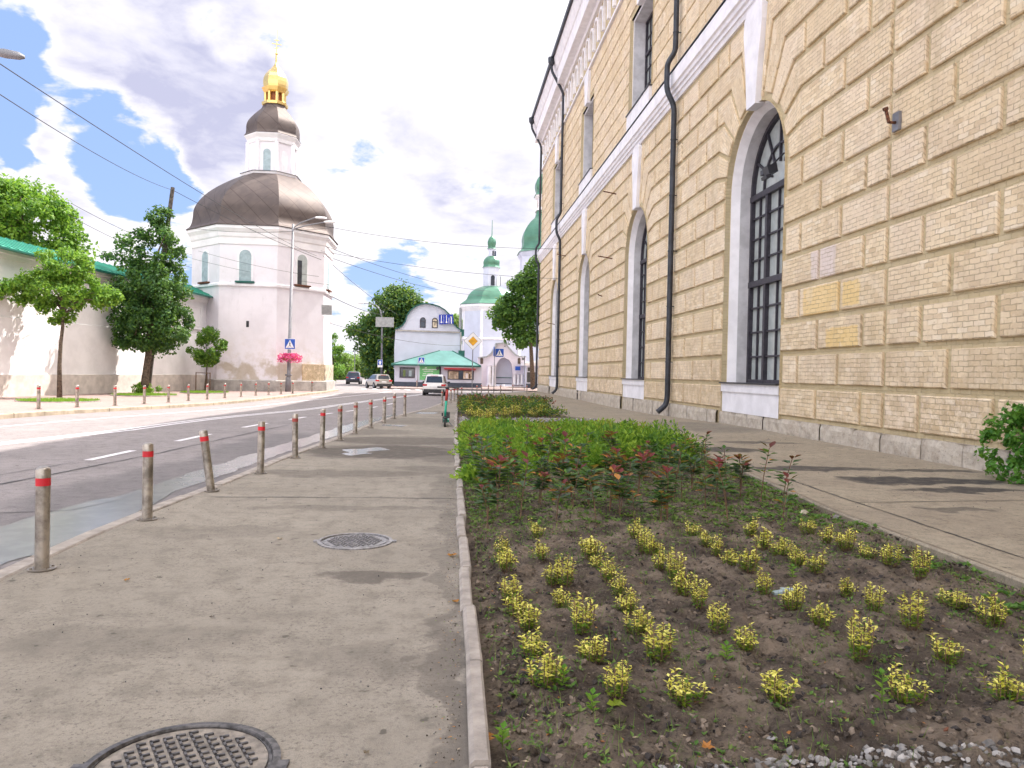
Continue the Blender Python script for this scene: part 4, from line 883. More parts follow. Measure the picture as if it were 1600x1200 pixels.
c_ = p(92, 450); tree('street_tree', 'bright green young tree with slim trunk, leftmost before the white wall', b0, [b0, p(93, 570), p(95, 535), p(98, 510), p(97, 470)],
     [(c_.x, Y, c_.z-.1, 2.5, 2.0, .95), (c_.x+.1, Y, c_.z+1.1, 1.6, 1.5, .95), (c_.x-2.1, Y-.3, c_.z-.3, 1.0, 1.0, .45), (c_.x+2.0, Y, c_.z-.4, 1.1, 1.0, .5), (c_.x+.2, Y, c_.z-1.3, 1.1, 1., .6)], 16000, .19, ['leaf_bright', 'leaf_mid'], 3, .12, .48, limbs=16, sh=.5)
b0 = at(226, 615); Y = b0.y; c_ = p(235, 470)
tree('street_tree', 'tall dark green tree wrapped round the leaning wooden pole', b0, [b0, p(227, 590), p(232, 555), p(236, 500), p(238, 430)],
     [(p(238, 505).x, Y, p(238, 505).z, 2.35, 2.1, 1.8), (p(238, 455).x, Y, p(238, 455).z, 2.3, 2.1, 1.9), (p(246, 395).x, Y, p(246, 395).z, 1.5, 1.5, 1.7), (p(185, 395).x, Y, p(185, 395).z, .8, .8, 1.4), (p(205, 535).x, Y, p(205, 535).z, 1.1, 1.1, .6), (p(256, 345).x, Y, p(256, 345).z, .7, .7, 1.1)],
     27000, .23, ['leaf_dark', 'leaf_mid'], 8, .26, .6, limbs=16, sh=.5)
a = MB(); a2 = Vector((b0.x, b0.y, b0.z)); foliage(a, [(b0.x, b0.y-.1, b0.z+.35, .95, .7, .3)], 900, .16, 5, 0, .3, shellish=.6); tag(a.build('sucker_growth', 'leaf_bright', None, loc=b0), 'light green sucker growth round the foot of the dark tree', 'shrub')
a = MB(); q0 = at(230, 614); a.tube([q0, p(249, 450, .4), p(270, 293, 1)], [.19, .17, .13], 10); tag(a.build('utility_pole', 'wood', None, loc=q0), 'old leaning wooden utility pole rising through the dark tree', 'utility pole'); POLE_TOP = p(270, 297, 1)
b0 = at(320, 611); Y = b0.y; c_ = p(325, 545)
t3 = tree('young_tree', 'small young lime tree held by a wooden frame near the tower', b0, [b0, p(322, 590), p(324, 565), p(325, 545)], [(c_.x, Y, c_.z, 1.35, 1.2, 1.15), (c_.x, Y, c_.z+1.1, .7, .7, .7)], 4200, .2, ['leaf_mid', 'leaf_bright'], 12, .06, .5, limbs=8)
fr = thing('tree_stake_frame', 'three legged wooden stake frame round the small young tree', 'tree stake', b0)
for dx_, dy_ in ((-.55, -.4), (.5, -.4), (0, .5)): a = MB(); a.tube([(b0.x+dx_, b0.y+dy_, b0.z), (b0.x+dx_, b0.y+dy_, b0.z+1.45)], .04, 6); a.build('stake', 'stem', fr)
a = MB(); a.tube([(b0.x-.55, b0.y-.4, b0.z+1.4), (b0.x+.5, b0.y-.4, b0.z+1.4), (b0.x, b0.y+.5, b0.z+1.4), (b0.x-.55, b0.y-.4, b0.z+1.4)], .03, 6); a.build('rail', 'stem', fr)
# grass rounds at the trees
def grass(name, cx, cy, rx, ry, n, h, m_, seed, label):
    rn = random.Random(seed); a = MB()
    for _ in range(n):
        t_ = rn.uniform(0, 6.28); r_ = math.sqrt(rn.random()); x, y = cx+rx*r_*math.cos(t_), cy+ry*r_*math.sin(t_); z = hz(y)+.0; an = rn.uniform(0, 6.28); w_ = .018; hh = h*rn.uniform(.5, 1.2)
        a.idx([(x-w_*math.cos(an), y-w_*math.sin(an), z), (x+w_*math.cos(an), y+w_*math.sin(an), z), (x+rn.uniform(-.06, .06), y+rn.uniform(-.06, .06), z+hh)], [(0, 1, 2)])
    o = a.build(name, m_); stuff(o, label, 'grass'); return o
for px, py, rx, lab in ((92, 627, 1.8, 'grass round the foot of the bright green tree'), (226, 618, 1.9, 'grass round the foot of the dark tree'), (320, 614, 1.6, 'grass round the foot of the young staked tree')):
    q = at(px, py); grass('grass', q.x, q.y, rx, 1.9, 2600, .16, 'leaf_bright', int(px), lab)
    a = MB(); 
    for k in range(24): t0, t1 = 2*PI*k/24, 2*PI*(k+1)/24; a.tube([(q.x+rx*math.cos(t0), q.y+1.9*math.sin(t0), q.z+.02), (q.x+rx*math.cos(t1), q.y+1.9*math.sin(t1), q.z+.02)], .05, 5)
    o = a.build('tree_pit_edging', 'kerbdark'); o['kind'] = 'structure'
# trees behind
def bigtree(name, label, base_px, Y, crowns, n, L, mats_, seed, clump=1.3, tr=.4, group=None, limbs=10):
    q = pz(base_px[0], base_px[1], Y); q.z = hz(Y); es = []
    for px, py, rx, rz_ in crowns: c_ = pz(px, py, Y); k = Y/FPX; es.append((c_.x, Y, c_.z, rx*k, rx*k*.85, rz_*k))
    c_ = pz(crowns[0][0], crowns[0][1], Y); mid = q.lerp(c_, .5)
    return tree(name, label, q, [q, mid, c_], es, n, L, mats_, seed, tr, clump, group, limbs)
bigtree('tree', 'big round tree standing behind the green roofed white wall', (40, 610), 60, [(40, 345, 62, 62), (85, 385, 45, 40), (-20, 350, 60, 70), (110, 395, 22, 26)], 19000, .34, ['leaf_bright', 'leaf_mid'], 21, 1.15)
bigtree('lime_tree', 'large dense dark tree left of the curved gable house', (606, 598), 104, [(622, 485, 34, 34), (600, 530, 42, 40), (570, 520, 20, 26), (632, 480, 26, 26), (605, 572, 34, 26), (585, 560, 20, 24)], 20000, .46, ['leaf_dark', 'leaf_lime'], 22, 1.5)
bigtree('maple_tree', 'big maple tree beside the far end of the brick building', (833, 604), 92, [(826, 470, 34, 40), (800, 490, 30, 26), (845, 430, 26, 26), (820, 520, 24, 22), (850, 490, 30, 50), (790, 478, 20, 16)], 17000, .42, ['leaf_mid', 'leaf_dark'], 23, 1.2, .26)
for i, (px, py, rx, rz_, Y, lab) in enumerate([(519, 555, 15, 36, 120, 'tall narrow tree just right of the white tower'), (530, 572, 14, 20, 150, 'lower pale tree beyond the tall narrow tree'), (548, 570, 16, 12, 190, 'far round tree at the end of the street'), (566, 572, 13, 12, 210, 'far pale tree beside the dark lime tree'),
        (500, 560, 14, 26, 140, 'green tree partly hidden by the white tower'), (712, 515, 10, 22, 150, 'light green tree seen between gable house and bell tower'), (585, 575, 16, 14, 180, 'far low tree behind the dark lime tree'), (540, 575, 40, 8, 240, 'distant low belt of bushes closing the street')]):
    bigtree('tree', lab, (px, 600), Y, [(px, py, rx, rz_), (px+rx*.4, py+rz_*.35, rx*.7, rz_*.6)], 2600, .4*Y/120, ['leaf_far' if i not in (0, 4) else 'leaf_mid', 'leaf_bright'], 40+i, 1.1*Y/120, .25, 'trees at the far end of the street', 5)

# ================================================================== FAR BUILDINGS
def facade_poly(mb, pts, Y, depth, mi=0):       # polygon of photo outline points taken at distance Y, swept back
    q = [pz(x, y, Y) for x, y in pts]; mb.shell([(v.x, v.z) for v in q], Y, Y+depth, mi, lambda a_, b_, c_: (a_, c_, b_))
YH = 99.; o_ = pz(668, 600, YH); o_.z = hz(YH)
gh = thing('gable_house', 'white house with a curved bell shaped gable behind the kiosk', 'house', o_)
curve = [(618, 514), (623, 513), (629, 509), (633, 503), (636, 494), (641, 486), (649, 479.5), (658, 476), (666, 475), (676, 476.5), (686, 479.5), (695, 485), (702, 492), (706, 500), (709, 507), (714, 512.5), (721, 516.5)]
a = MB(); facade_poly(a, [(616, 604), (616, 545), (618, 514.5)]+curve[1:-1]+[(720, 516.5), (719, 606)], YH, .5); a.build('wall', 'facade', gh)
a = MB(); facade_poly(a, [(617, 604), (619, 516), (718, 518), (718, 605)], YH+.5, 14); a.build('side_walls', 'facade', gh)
a = MB(); cc = [pz(x, y, YH) for x, y in curve]
for u, v in zip(cc, cc[1:]):
    d = v-u; a.obox(((u.x+v.x)/2, YH+7, (u.z+v.z)/2+.06), d, d.length/2+.03, (0, 1, 0), 7.35, d.cross(Vector((0, 1, 0))), .07)
a.build('roof', 'dark_green', gh)
a = MB(); u, v = pz(618, 516, YH), pz(721, 519.5, YH); d = v-u; a.obox(((u.x+v.x)/2, YH-.06, (u.z+v.z)/2), d, d.length/2, (0, 1, 0), .12, (0, 0, 1), .09); a.build('string_course', 'wallgrey', gh)
def awin(par, cx, cy, w_px, h_px, Y, glass, lab=None):
    b_ = pz(cx, cy, Y); k = Y/FPX; f = MB(); arched(f, (b_.x, Y, b_.z), -PI/2, w_px*k, h_px*k, .06, 0, proud=.06, n=10); wv = f.build('window', 'frame', par)
    g_ = MB(); arched(g_, (b_.x, Y, b_.z+.1), -PI/2, w_px*k-.22, h_px*k-.22, .05, 0, proud=.075, n=10); g_.build('pane', glass, wv)
    g_ = MB(); g_.box((b_.x-w_px*k/2+.05, Y-.1, b_.z+(h_px*k)*.58), (b_.x+w_px*k/2-.05, Y-.05, b_.z+(h_px*k)*.58+.1)); g_.build('glazing_bar', 'frame', wv)
awin(gh, 660.5, 512, 9, 16, YH, 'darkglass'); awin(gh, 679.3, 512.6, 9, 16, YH, 'poster')
a = MB(); u = pz(700, 492, YH); v = pz(720, 560, YH); a.tube([pz(720, 519, YH-.2), pz(720, 556, YH-.2)], .12, 8); a.build('downpipe', 'signback', gh)
a = MB(); c_ = pz(721, 519, YH); a.box((c_.x-.15, YH-.25, c_.z-.5), (c_.x+.35, YH+.2, c_.z+.35)); c_ = pz(720.5, 552, YH); a.box((c_.x-.35, YH-.5, c_.z-.9), (c_.x+.45, YH-.1, c_.z+.35)); a.build('green_cap', 'dark_green', gh)
# blue banner with white strokes
k = YH/FPX; P_ = lambda x, y: pz(x, y, YH-.35)
c_ = P_(697, 499); bn_ = thing('banner', 'blue banner with white strokes on the curved gable', 'banner', c_)
a = MB(); a.shell([(P_(x, y).x, P_(x, y).z) for x, y in ((685.6, 491.8), (707.8, 491), (709, 505.5), (686.5, 507))], YH-.38, YH-.30, 0, lambda u, v, w_: (u, w_, v)); a.build('cloth', 'banner_blue', bn_)
a = MB()
def stroke(x0, y0, x1, y1, w_):
    u, v = P_(x0, y0), P_(x1, y1); d = v-u; a.obox(((u.x+v.x)/2, YH-.395, (u.z+v.z)/2), d, d.length/2, (0, 1, 0), .01, d.cross(Vector((0, 1, 0))), w_*k/2)
for x in (689.6, 697.6): stroke(x, 492.5, x, 504, 1.0); q = P_(x+.1, 503.6); a.ball((q.x, YH-.39, q.z), (.12, .012, .12))
stroke(693.4, 493, 693.4, 505.5, .35); stroke(701.5, 496.5, 701.5, 505.5, .7); stroke(705.2, 494.5, 705.4, 506, 1.5); stroke(703.4, 495.2, 706.2, 494.6, 1.0); a.build('strokes', 'signwhite', bn_)
# kiosk
YK = 94.; kk = YK/FPX; Q = lambda x, y, dy=0: pz(x, y, YK+dy)
o_ = Q(690, 604); o_.z = hz(YK)
ks = thing('kiosk', 'low white kiosk with pale green hipped roof and serving window', 'kiosk', o_)
xl, xr = Q(616.5, 600).x, Q(752, 600).x; ztop = Q(680, 570).z; zb = hz(YK)-.1
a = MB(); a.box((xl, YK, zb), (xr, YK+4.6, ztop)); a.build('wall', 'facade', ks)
a = MB(); a.box((xl-.05, YK-.05, zb), (xr+.05, YK+4.65, Q(680, 597.5).z)); a.build('plinth', 'plinthblue', ks)
ze1 = Q(612, 567).z; ze2 = Q(750, 571).z; ap_ = Q(697, 548, 2.5); el, er = Q(612, 567).x, Q(751, 571).x
a = MB(); ez = ztop-.02
fl_, fr_, bl_, br__ = Vector((el, YK-.6, ez)), Vector((er, YK-.6, ez)), Vector((el, YK+5.2, ez)), Vector((er, YK+5.2, ez)); r1 = Vector((ap_.x-.8, YK+2.5, ap_.z)); r2 = Vector((ap_.x+.8, YK+2.5, ap_.z))
a.idx([fl_, fr_, br__, bl_, r1, r2], [(0, 1, 5, 4), (1, 2, 5), (2, 3, 4, 5), (3, 0, 4), (0, 3, 2, 1)]); rf = a.build('roof', 'green_roof_pale', ks)
a = MB(); a.box((el, YK-.66, ez-.16), (er, YK-.6, ez+.03)); a.box((el-.03, YK-.6, ez-.16), (el+.03, YK+5.2, ez+.03)); a.box((er-.03, YK-.6, ez-.16), (er+.03, YK+5.2, ez+.03)); a.build('eave_board', 'dark_green', rf)
a = MB()
for u, v in ((fl_, r1), (fr_, r2)): a.tube([u, v], .07, 6)
a.build('hip_ridge', 'dark_green', rf)
def fbox(name, x0, y0, x1, y1, m_, par, d0=.0, d1=.06, Y=YK):
    u, v = pz(x0, y0, Y), pz(x1, y1, Y); a = MB(); a.box((u.x, Y-d1, v.z), (v.x, Y-d0, u.z)); return a.build(name, m_, par)
wv = fbox('window', 624.5, 573.8, 648, 590.5, 'frame', ks, -.02, .08); fbox('pane', 626.3, 576, 646.5, 588.8, 'darkglass', wv, .08, .1); fbox('curtain', 639, 579, 643, 588, 'bluewin', wv, .1, .11); fbox('curtain', 630, 578, 633.5, 588, 'leaf_far', wv, .1, .11)
bn2 = fbox('green_banner', 656, 571.5, 687, 594, 'bannergreen', None); bn2.location = (0, 0, 0); tag(bn2, 'green advertising banner with white lines of lettering on the kiosk wall', 'banner')
a = MB()
for x0, x1, y, h in ((664, 667, 574.6, .9), (660, 668, 577.2, .8), (669, 683, 577.6, .8), (662, 672, 580.2, .6), (673, 677, 580.2, .6), (661, 666, 584, .5), (668, 676, 584, .5), (660, 670, 587, .5)):
    rn = random.Random(int(x0)); x = x0
    while x < x1: w_ = rn.uniform(.5, 1.0); u, v = Q(x, y-h), Q(min(x+w_, x1), y+h*rn.uniform(.5, 1)); a.box((u.x, YK-.072, v.z), (v.x, YK-.061, u.z)); x += w_+.32
lt = a.build('lettering', 'signwhite', bn2)
wv = fbox('serving_window', 699.5, 578.6, 740, 593.8, 'frame', ks, -.02, .08); fbox('poster', 701, 580, 716, 592, 'poster', wv, .08, .1); fbox('poster', 724, 580, 737, 592, 'poster', wv, .08, .1); fbox('opening', 717, 579.6, 723, 592.4, 'darkglass', wv, .08, .1)
fbox('food_picture', 703.5, 583.5, 710, 590.5, 'ykerb', wv, .1, .11); fbox('food_picture', 727.5, 583, 731, 591, 'signwhite', wv, .1, .11); fbox('food_picture', 732.5, 584, 735, 591.5, 'bark', wv, .1, .11)
aw = thing('awning', 'red and white striped awning over the serving window', 'awning', Q(718, 575)); 
for i, (m_, y0, y1, d0, d1) in enumerate((('fadedred', 572.2, 573.4, .3, .35), ('signwhite', 573.4, 575.4, .45, .55), ('red', 575.4, 577.6, .65, .9), ('fadedred', 577.6, 579, .85, .95))):
    fbox('stripe', 693.5+i*.2, y0, 744-i*.4, y1, m_, aw, -.0, d1)
a = MB(); a.tube([Q(685.3, 569, -.2), Q(687.8, 574, -.12), Q(687.8, 586, -.12), Q(687.8, 603, -.12)], .1, 8); a.build('downpipe', 'pipe', ks)
c_ = Q(683.8, 575.5, -.5); a = MB(); a.ball(c_, .2); a.tube([c_, c_+Vector((0, .5, 0))], .04, 6); tag(a.build('spotlight', 'blackpl', None, loc=c_), 'small black spotlight in front of the green banner', 'spotlight')
# gate
YG = 104.; o_ = pz(789, 603, YG); o_.z = hz(YG); gt = thing('monastery_gate', 'pinkish white arched gateway with curved gable and icons', 'gate', o_)
kg = YG/FPX
gp = [(747, 603), (747, 559), (760, 557.5), (768, 552), (772, 545), (775, 541.5), (775, 537), (790, 536), (794, 542), (800, 549), (806, 555), (812, 557), (822, 557.5), (822, 604), (801, 604), (801, 577), (799, 568), (795, 562), (788, 558.5), (781, 561), (777, 567), (775, 576), (775, 603)]
a = MB(); facade_poly(a, gp, YG, 1.6); a.build('wall', 'gatepl', gt)
a = MB()
for (u, v) in zip(gp[1:12], gp[2:13]):
    u, v = pz(*u, YG), pz(*v, YG); d = v-u
    if d.length > .05: a.obox(((u.x+v.x)/2, YG+.7, (u.z+v.z)/2), d, d.length/2, (0, 1, 0), 1.0, d.cross(Vector((0, 1, 0))), .09)
a.build('coping', 'signback', gt)
fbox('gate_leaf', 775, 558, 801, 600.5, 'facade', gt, -1.3, -1.2, YG); fbox('gate_rail', 775, 589.5, 801, 591, 'dark_green', gt, -1.2, -1.1, YG); fbox('gate_rail', 775, 599, 801, 601, 'plinthblue', gt, -1.2, -1.1, YG)
for x in (801.5, 807.5, 813): a = MB(); u, v = pz(x+2, 601, YG), pz(x+2, 586, YG); a.lathe([(.26, u.z), (.2, u.z+.2), (.17, v.z), (.25, v.z+.1)], (u.x, YG-.25), 10); a.build('column', 'trim', gt)
for x in (764, 770.5): a = MB(); u, v = pz(x, 603, YG), pz(x, 573, YG); a.lathe([(.34, u.z), (.26, u.z+.4), (.24, v.z), (.34, v.z+.15)], (u.x, YG-.25), 10); a.build('column', 'trim', gt)
fbox('side_door', 765.5, 578, 769.5, 603, 'poster', gt, -.02, .03, YG)
for x, lab in ((752.5, 'dark arched icon left of the gateway'), (811, 'dark arched icon right of the gateway')):
    u = pz(x, 568.5, YG); a = MB(); arched(a, (u.x, YG, u.z), -PI/2, 4.4*kg, 9.5*kg, .05, 0, proud=.06); tag(a.build('icon', 'bark', None, loc=u), lab, 'icon')
u = pz(809, 575.5, YG-.3); a = MB(); a.box((u.x-.35, YG-.36, u.z-.28), (u.x+.35, YG-.3, u.z+.28)); tag(a.build('info_board', 'signblue', None, loc=u), 'small blue board on the right gate pillar', 'sign')
u0 = pz(821, 604, YG-4); hh = thing('gatehouse', 'small white gatehouse with flat pale roof and dark window at the corner', 'house', (u0.x, YG-4, hz(YG)))
u, v = pz(822, 603, YG-4), pz(862, 572, YG-4); a = MB(); a.box((u.x, YG-4, u.z-.2), (v.x, YG+3, v.z)); a.build('wall', 'facade', hh)
a = MB(); a.box((u.x-.4, YG-4.4, v.z), (v.x+.4, YG+3, v.z+.35)); a.shell([(u.x-.3, v.z+.35), (v.x, v.z+.35), (v.x-.5, v.z+.9)], YG-4.2, YG+3, 0, lambda p_, q_, r_: (p_, r_, q_)); a.build('roof', 'trim', hh)
fbox('window', 823.5, 581.5, 836, 597.5, 'darkglass', hh, -.02, .05, YG-4); fbox('window', 824.6, 574, 828.8, 580, 'darkglass', hh, -.02, .05, YG-4); a = MB(); a.box((u.x-.02, YG-4.06, u.z-.2), (v.x, YG-3.9, u.z+.3)); a.build('plinth', 'plinthblue', hh)
# bell tower
YB = 122.; kb = YB/FPX; c0 = pz(766, 600, YB); bt = thing('bell_tower', 'tall white bell tower with green domes behind the gable house', 'bell tower', (c0.x, YB, hz(YB)))
zb_ = lambda y: pz(766, y, YB).z
def oc(prof, name, m_, n=8, x=766, a0=A8, uv=False):
    if m_ == 'dome_green': prof = [(a_, b_) for a_, b_, _ in dense(prof, 3)]
    a = MB(); cx = pz(x, 500, YB).x; a.lathe([(r*kb, zb_(y)) for r, y in prof], (cx, YB), n, 0, a0, uv); return a.build(name, m_, bt)
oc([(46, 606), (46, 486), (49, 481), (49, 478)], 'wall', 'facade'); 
for k_ in range(8):
    an = A8+k_*PI/4; a = MB(); a.lathe([(2.6*kb, zb_(606)), (2.4*kb, zb_(484))], (c0.x+45.5*kb*math.cos(an), YB+45.5*kb*math.sin(an)), 6); a.build('corner_pilaster', 'trim', bt)
oc([(46.2, 533), (48, 532), (48, 530), (46.2, 529)], 'string_course', 'trim'); oc([(46, 489), (51, 482), (51, 479), (46, 478)], 'cornice', 'trim')
oc([(51.5, 478), (46, 474), (41, 470), (38, 464), (33, 458), (26, 453), (16, 449), (13.5, 448)], 'lower_dome', 'dome_green', x=766)
oc([(13, 450), (13, 420), (14.5, 418)], 'drum', 'facade'); oc([(15, 418.5), (13.2, 415), (13.6, 410), (12, 406), (8, 402), (5.5, 400.5)], 'middle_dome', 'dome_green')
oc([(5, 401), (5, 391), (6.5, 390), (6.5, 388.8)], 'lantern', 'facade')
oc([(7.5, 389), (6, 386), (7., 381), (6.8, 377), (4.5, 372), (1.6, 369), (.8, 367), (.4, 344)], 'onion', 'dome_green')
for k_ in range(8):
    an = k_*PI/4; c_ = (c0.x+12.1*kb*math.cos(an), YB+12.1*kb*math.sin(an), zb_(447)); a = MB(); arched(a, c_, an, .62, 1.6, .1, 0, proud=.06); a.build('drum_window', 'signwhite' if k_ % 2 else 'darkglass', bt)
    c_ = (c0.x+4.75*kb*math.cos(an), YB+4.75*kb*math.sin(an), zb_(400)); a = MB(); arched(a, c_, an, .22, .8, .05, 0, proud=.03); a.build('lantern_opening', 'darkglass', bt)
a = MB(); a.tube([(pz(719.5, 480, YB).x, YB-1, zb_(606)), (pz(719.5, 480, YB).x, YB-1, zb_(483))], .22, 8); a.build('downpipe', 'signback', bt)
# church dome behind the brick building
YC = 150.; kc = YC/FPX; cx_ = pz(858, 500, YC).x; ch = thing('church', 'tall church with large green onion dome rising behind the brick building', 'church', (cx_, YC, hz(YC)))
zc_ = lambda y: pz(845, y, YC).z
def ocC(prof, name, m_, n=8):
    if m_ == 'dome_green': prof = [(a_, b_) for a_, b_, _ in dense(prof, 3)]
    a = MB(); a.lathe([(r*kc, zc_(y)) for r, y in prof], (cx_, YC), n, 0, A8); return a.build(name, m_, ch)
a = MB(); a.box((cx_-8, YC-8, -.5), (cx_+10, YC+12, zc_(470))); a.build('nave', 'facade', ch)
ocC([(50, 480), (50, 405), (54, 400), (54, 397)], 'drum', 'facade'); ocC([(56, 397.5), (50, 392), (47.5, 382), (48, 372), (44, 360), (36, 349), (28, 341), (25, 330), (24.5, 329)], 'dome', 'dome_green')
ocC([(27, 331), (27, 328), (23.5, 327), (23.5, 312), (28, 309), (28, 306.5)], 'lantern', 'trim'); ocC([(29.5, 307), (26, 302), (28, 293), (27, 284), (20, 275), (9, 266), (2, 258), (.6, 225)], 'onion', 'dome_green')
for k_ in range(8): an = k_*PI/4; c_ = (cx_+23.5*kc*math.cos(A8)*math.cos(an), YC+23.5*kc*math.cos(A8)*math.sin(an), zc_(325.5)); a = MB(); arched(a, c_, an, 1.1, 1.5, .1, 0, proud=.05); a.build('lantern_window', 'poster', ch)

# ================================================================== LAMPS, SIGNS, POLES
def head(mb, p0, d, L=.8, w_=.16, mi=0):
    d = Vector(d).normalized(); sd_ = d.cross(Vector((0, 0, 1))).normalized(); up = sd_.cross(d); vs = []; rings = [(0, .3), (.12, .75), (.4, 1), (.8, .85), (1, .35)]
    for t_, r in rings:
        c_ = Vector(p0)+d*L*t_
        for k_ in range(8): an = 2*PI*k_/8; vs.append(c_+sd_*w_*r*math.cos(an)+up*(.09*r*math.sin(an)+(.05 if math.sin(an) > 0 else 0)*r))
    n = 8; mb.idx(vs, [(i*n+j, i*n+(j+1) % n, (i+1)*n+(j+1) % n, (i+1)*n+j) for i in range(4) for j in range(n)]+[tuple(range(n-1, -1, -1)), tuple(range(4*n, 5*n))], mi)
lb = at(450, 612); YL = lb.y; L_ = lambda x, y: pz(x, y, YL)
sl = thing('street_lamp', 'tall grey street lamp with two arms in front of the white tower', 'street lamp', lb)
a = MB(); a.tube([lb, L_(450.5, 590), L_(451, 588), L_(458, 350)], [.24, .21, .15, .085], 12); a.lathe([(.26, lb.z+1.28), (.27, lb.z+1.3), (.27, lb.z+1.4), (.26, lb.z+1.42)], (lb.x+.02, YL), 12); a.build('pole', 'galv', sl, smooth=True)
a = MB(); a.tube([L_(458, 356), L_(470, 348), L_(494, 339.5)], .05, 8); a.tube([L_(458, 358), L_(480, 352), L_(508, 347)], .05, 8); a.build('arm', 'galv', sl)
for x, y, d in ((492, 340, (1, .1, .0)), (506, 347, (1, -.1, -.0))): a = MB(); head(a, L_(x, y), d, .95, .17); a.build('lamp_head', 'signwhite', sl)
def crossing_sign(cx, cy, s_, Y, label, post=None, yaw=0., twin=False):
    c_ = pz(cx, cy, Y); t_ = thing('pedestrian_crossing_sign', label, 'road sign', c_)
    def F(u, v, o_): return (c_.x+u*math.cos(yaw)+o_*math.sin(yaw), c_.y+u*math.sin(yaw)-o_*math.cos(yaw), c_.z+v)
    h = s_/2; a = MB(); a.shell([(-h, -h), (h, -h), (h, h), (-h, h)], -.02, .0, 0, F); a.build('back', 'signwhite', t_)
    a = MB(); h2 = h*.93; a.shell([(-h2, -h2), (h2, -h2), (h2, h2), (-h2, h2)], .001, .008, 0, F); a.build('face', 'signblue', t_)
    a = MB(); a.shell([(-h*.78, -h*.72), (h*.78, -h*.72), (0, h*.78)], .009, .014, 0, F); a.build('triangle', 'signwhite', t_)
    a = MB(); z = h*.9
    def lim(x0, y0, x1, y1, w_):
        dx_, dy_ = x1-x0, y1-y0; l = math.hypot(dx_, dy_); ox, oy = -dy_/l*w_/2, dx_/l*w_/2; a.shell([(x0-ox, y0-oy), (x1-ox, y1-oy), (x1+ox, y1+oy), (x0+ox, y0+oy)], .015, .02, 0, F)
    a.shell([(z*.09*math.cos(k_*PI/4), z*.40+z*.09*math.sin(k_*PI/4)) for k_ in range(8)], .015, .02, 0, F)
    lim(0, z*.3, -.02*z, -.1*z, z*.16); lim(0, -.08*z, z*.2, -.55*z, z*.1); lim(-.02*z, -.08*z, -.2*z, -.55*z, z*.1); lim(0, z*.24, z*.2, z*.0, z*.07); lim(0, z*.24, -z*.18, z*.0, z*.07)
    for x in (-.5, -.25, .28, .52): lim(z*x, -.68*z, z*x+.06*z, -.6*z, z*.1)
    a.build('walking_figure', 'blackpl', t_)
    if post:
        b_ = at(*post); b_.y = Y+.06; b_.z = hz(Y)-.02; xx = c_.x if not twin else c_.x-h*1.1
        a = MB(); a.tube([(xx, Y+.06, b_.z), (xx, Y+.06, c_.z+h)], .035, 8); a.build('post', 'galv', t_, smooth=True)
    return t_
crossing_sign(453, 537.5, .86, YL-.2, 'blue pedestrian crossing sign on the street lamp by the tower')
c_ = L_(453, 561); fb = thing('flower_basket', 'ring shaped flower basket full of magenta petunias on the lamp post', 'flower basket', c_)
a = MB(); a.lathe([(.5, c_.z-.12), (.72, c_.z-.02), (.74, c_.z+.06), (.2, c_.z+.05)], (c_.x, YL), 16); a.build('basket', 'basket', fb); a = MB(); rn = random.Random(3)
for _ in range(900):
    t_ = rn.uniform(0, 6.28); r_ = rn.uniform(.25, .98); q = Vector((c_.x+r_*math.cos(t_), YL+r_*math.sin(t_), c_.z+.1+rn.uniform(-.15, .38)-(.28*rn.random() if r_ > .65 else 0))); a.quad_leaf(q, Vector((rn.uniform(-1, 1), rn.uniform(-1, 1), rn.uniform(0, 1))).normalized(), .13, .12)
a.build('flowers', 'pink', fb)
# priority road sign
sb = at(738, 620); YD = sb.y; c_ = pz(739, 533, YD); pr_ = thing('priority_road_sign', 'yellow and white diamond priority sign on a thin post', 'road sign', sb)
a = MB(); a.tube([(c_.x, YD+.05, hz(YD)), (c_.x, YD+.05, c_.z+.3)], .035, 8); a.build('post', 'galv', pr_)
def diamond(r, o0, o1, m_, name): a = MB(); a.shell([(0, -r), (r, 0), (0, r), (-r, 0)], o0, o1, 0, lambda u, v, o_: (c_.x+u, YD-o_, c_.z+v)); return a.build(name, m_, pr_)
diamond(.70, -.02, .0, 'signback', 'rim'); diamond(.66, .001, .008, 'signwhite', 'face'); diamond(.38, .009, .015, 'signback', 'inner_rim'); diamond(.355, .016, .02, 'signyellow', 'yellow_centre')
crossing_sign(780.5, 551.3, .80, 68.8, 'blue pedestrian crossing sign to the right of the diamond sign, before the gateway', (775, 615), 0., True)
a = MB(); q = pz(771.8, 549, 68.9); a.box((q.x-.03, 68.5, q.z-.42), (q.x+.03, 69.3, q.z+.42)); tag(a.build('edge_on_sign', 'signblue', None, loc=q), 'blue sign seen edge on, on the same post before the gateway', 'road sign')
crossing_sign(658.5, 563.2, .72, 90., 'small blue pedestrian crossing sign in front of the kiosk roof', (655, 604), 0., True)
q = pz(820, 563, 84); a = MB(); a.tube([(q.x, 84, hz(84)), (q.x, 84, q.z+.4)], .04, 8); a.box((q.x-.03, 83.9, q.z-.4), (q.x+.03, 84.5, q.z+.5)); a.box((q.x-.35, 83.93, q.z+.0), (q.x+.0, 83.97, q.z+.3)); tag(a.build('road_sign', ['galv'], None, loc=q), 'thin road sign seen side on near the gatehouse', 'road sign')
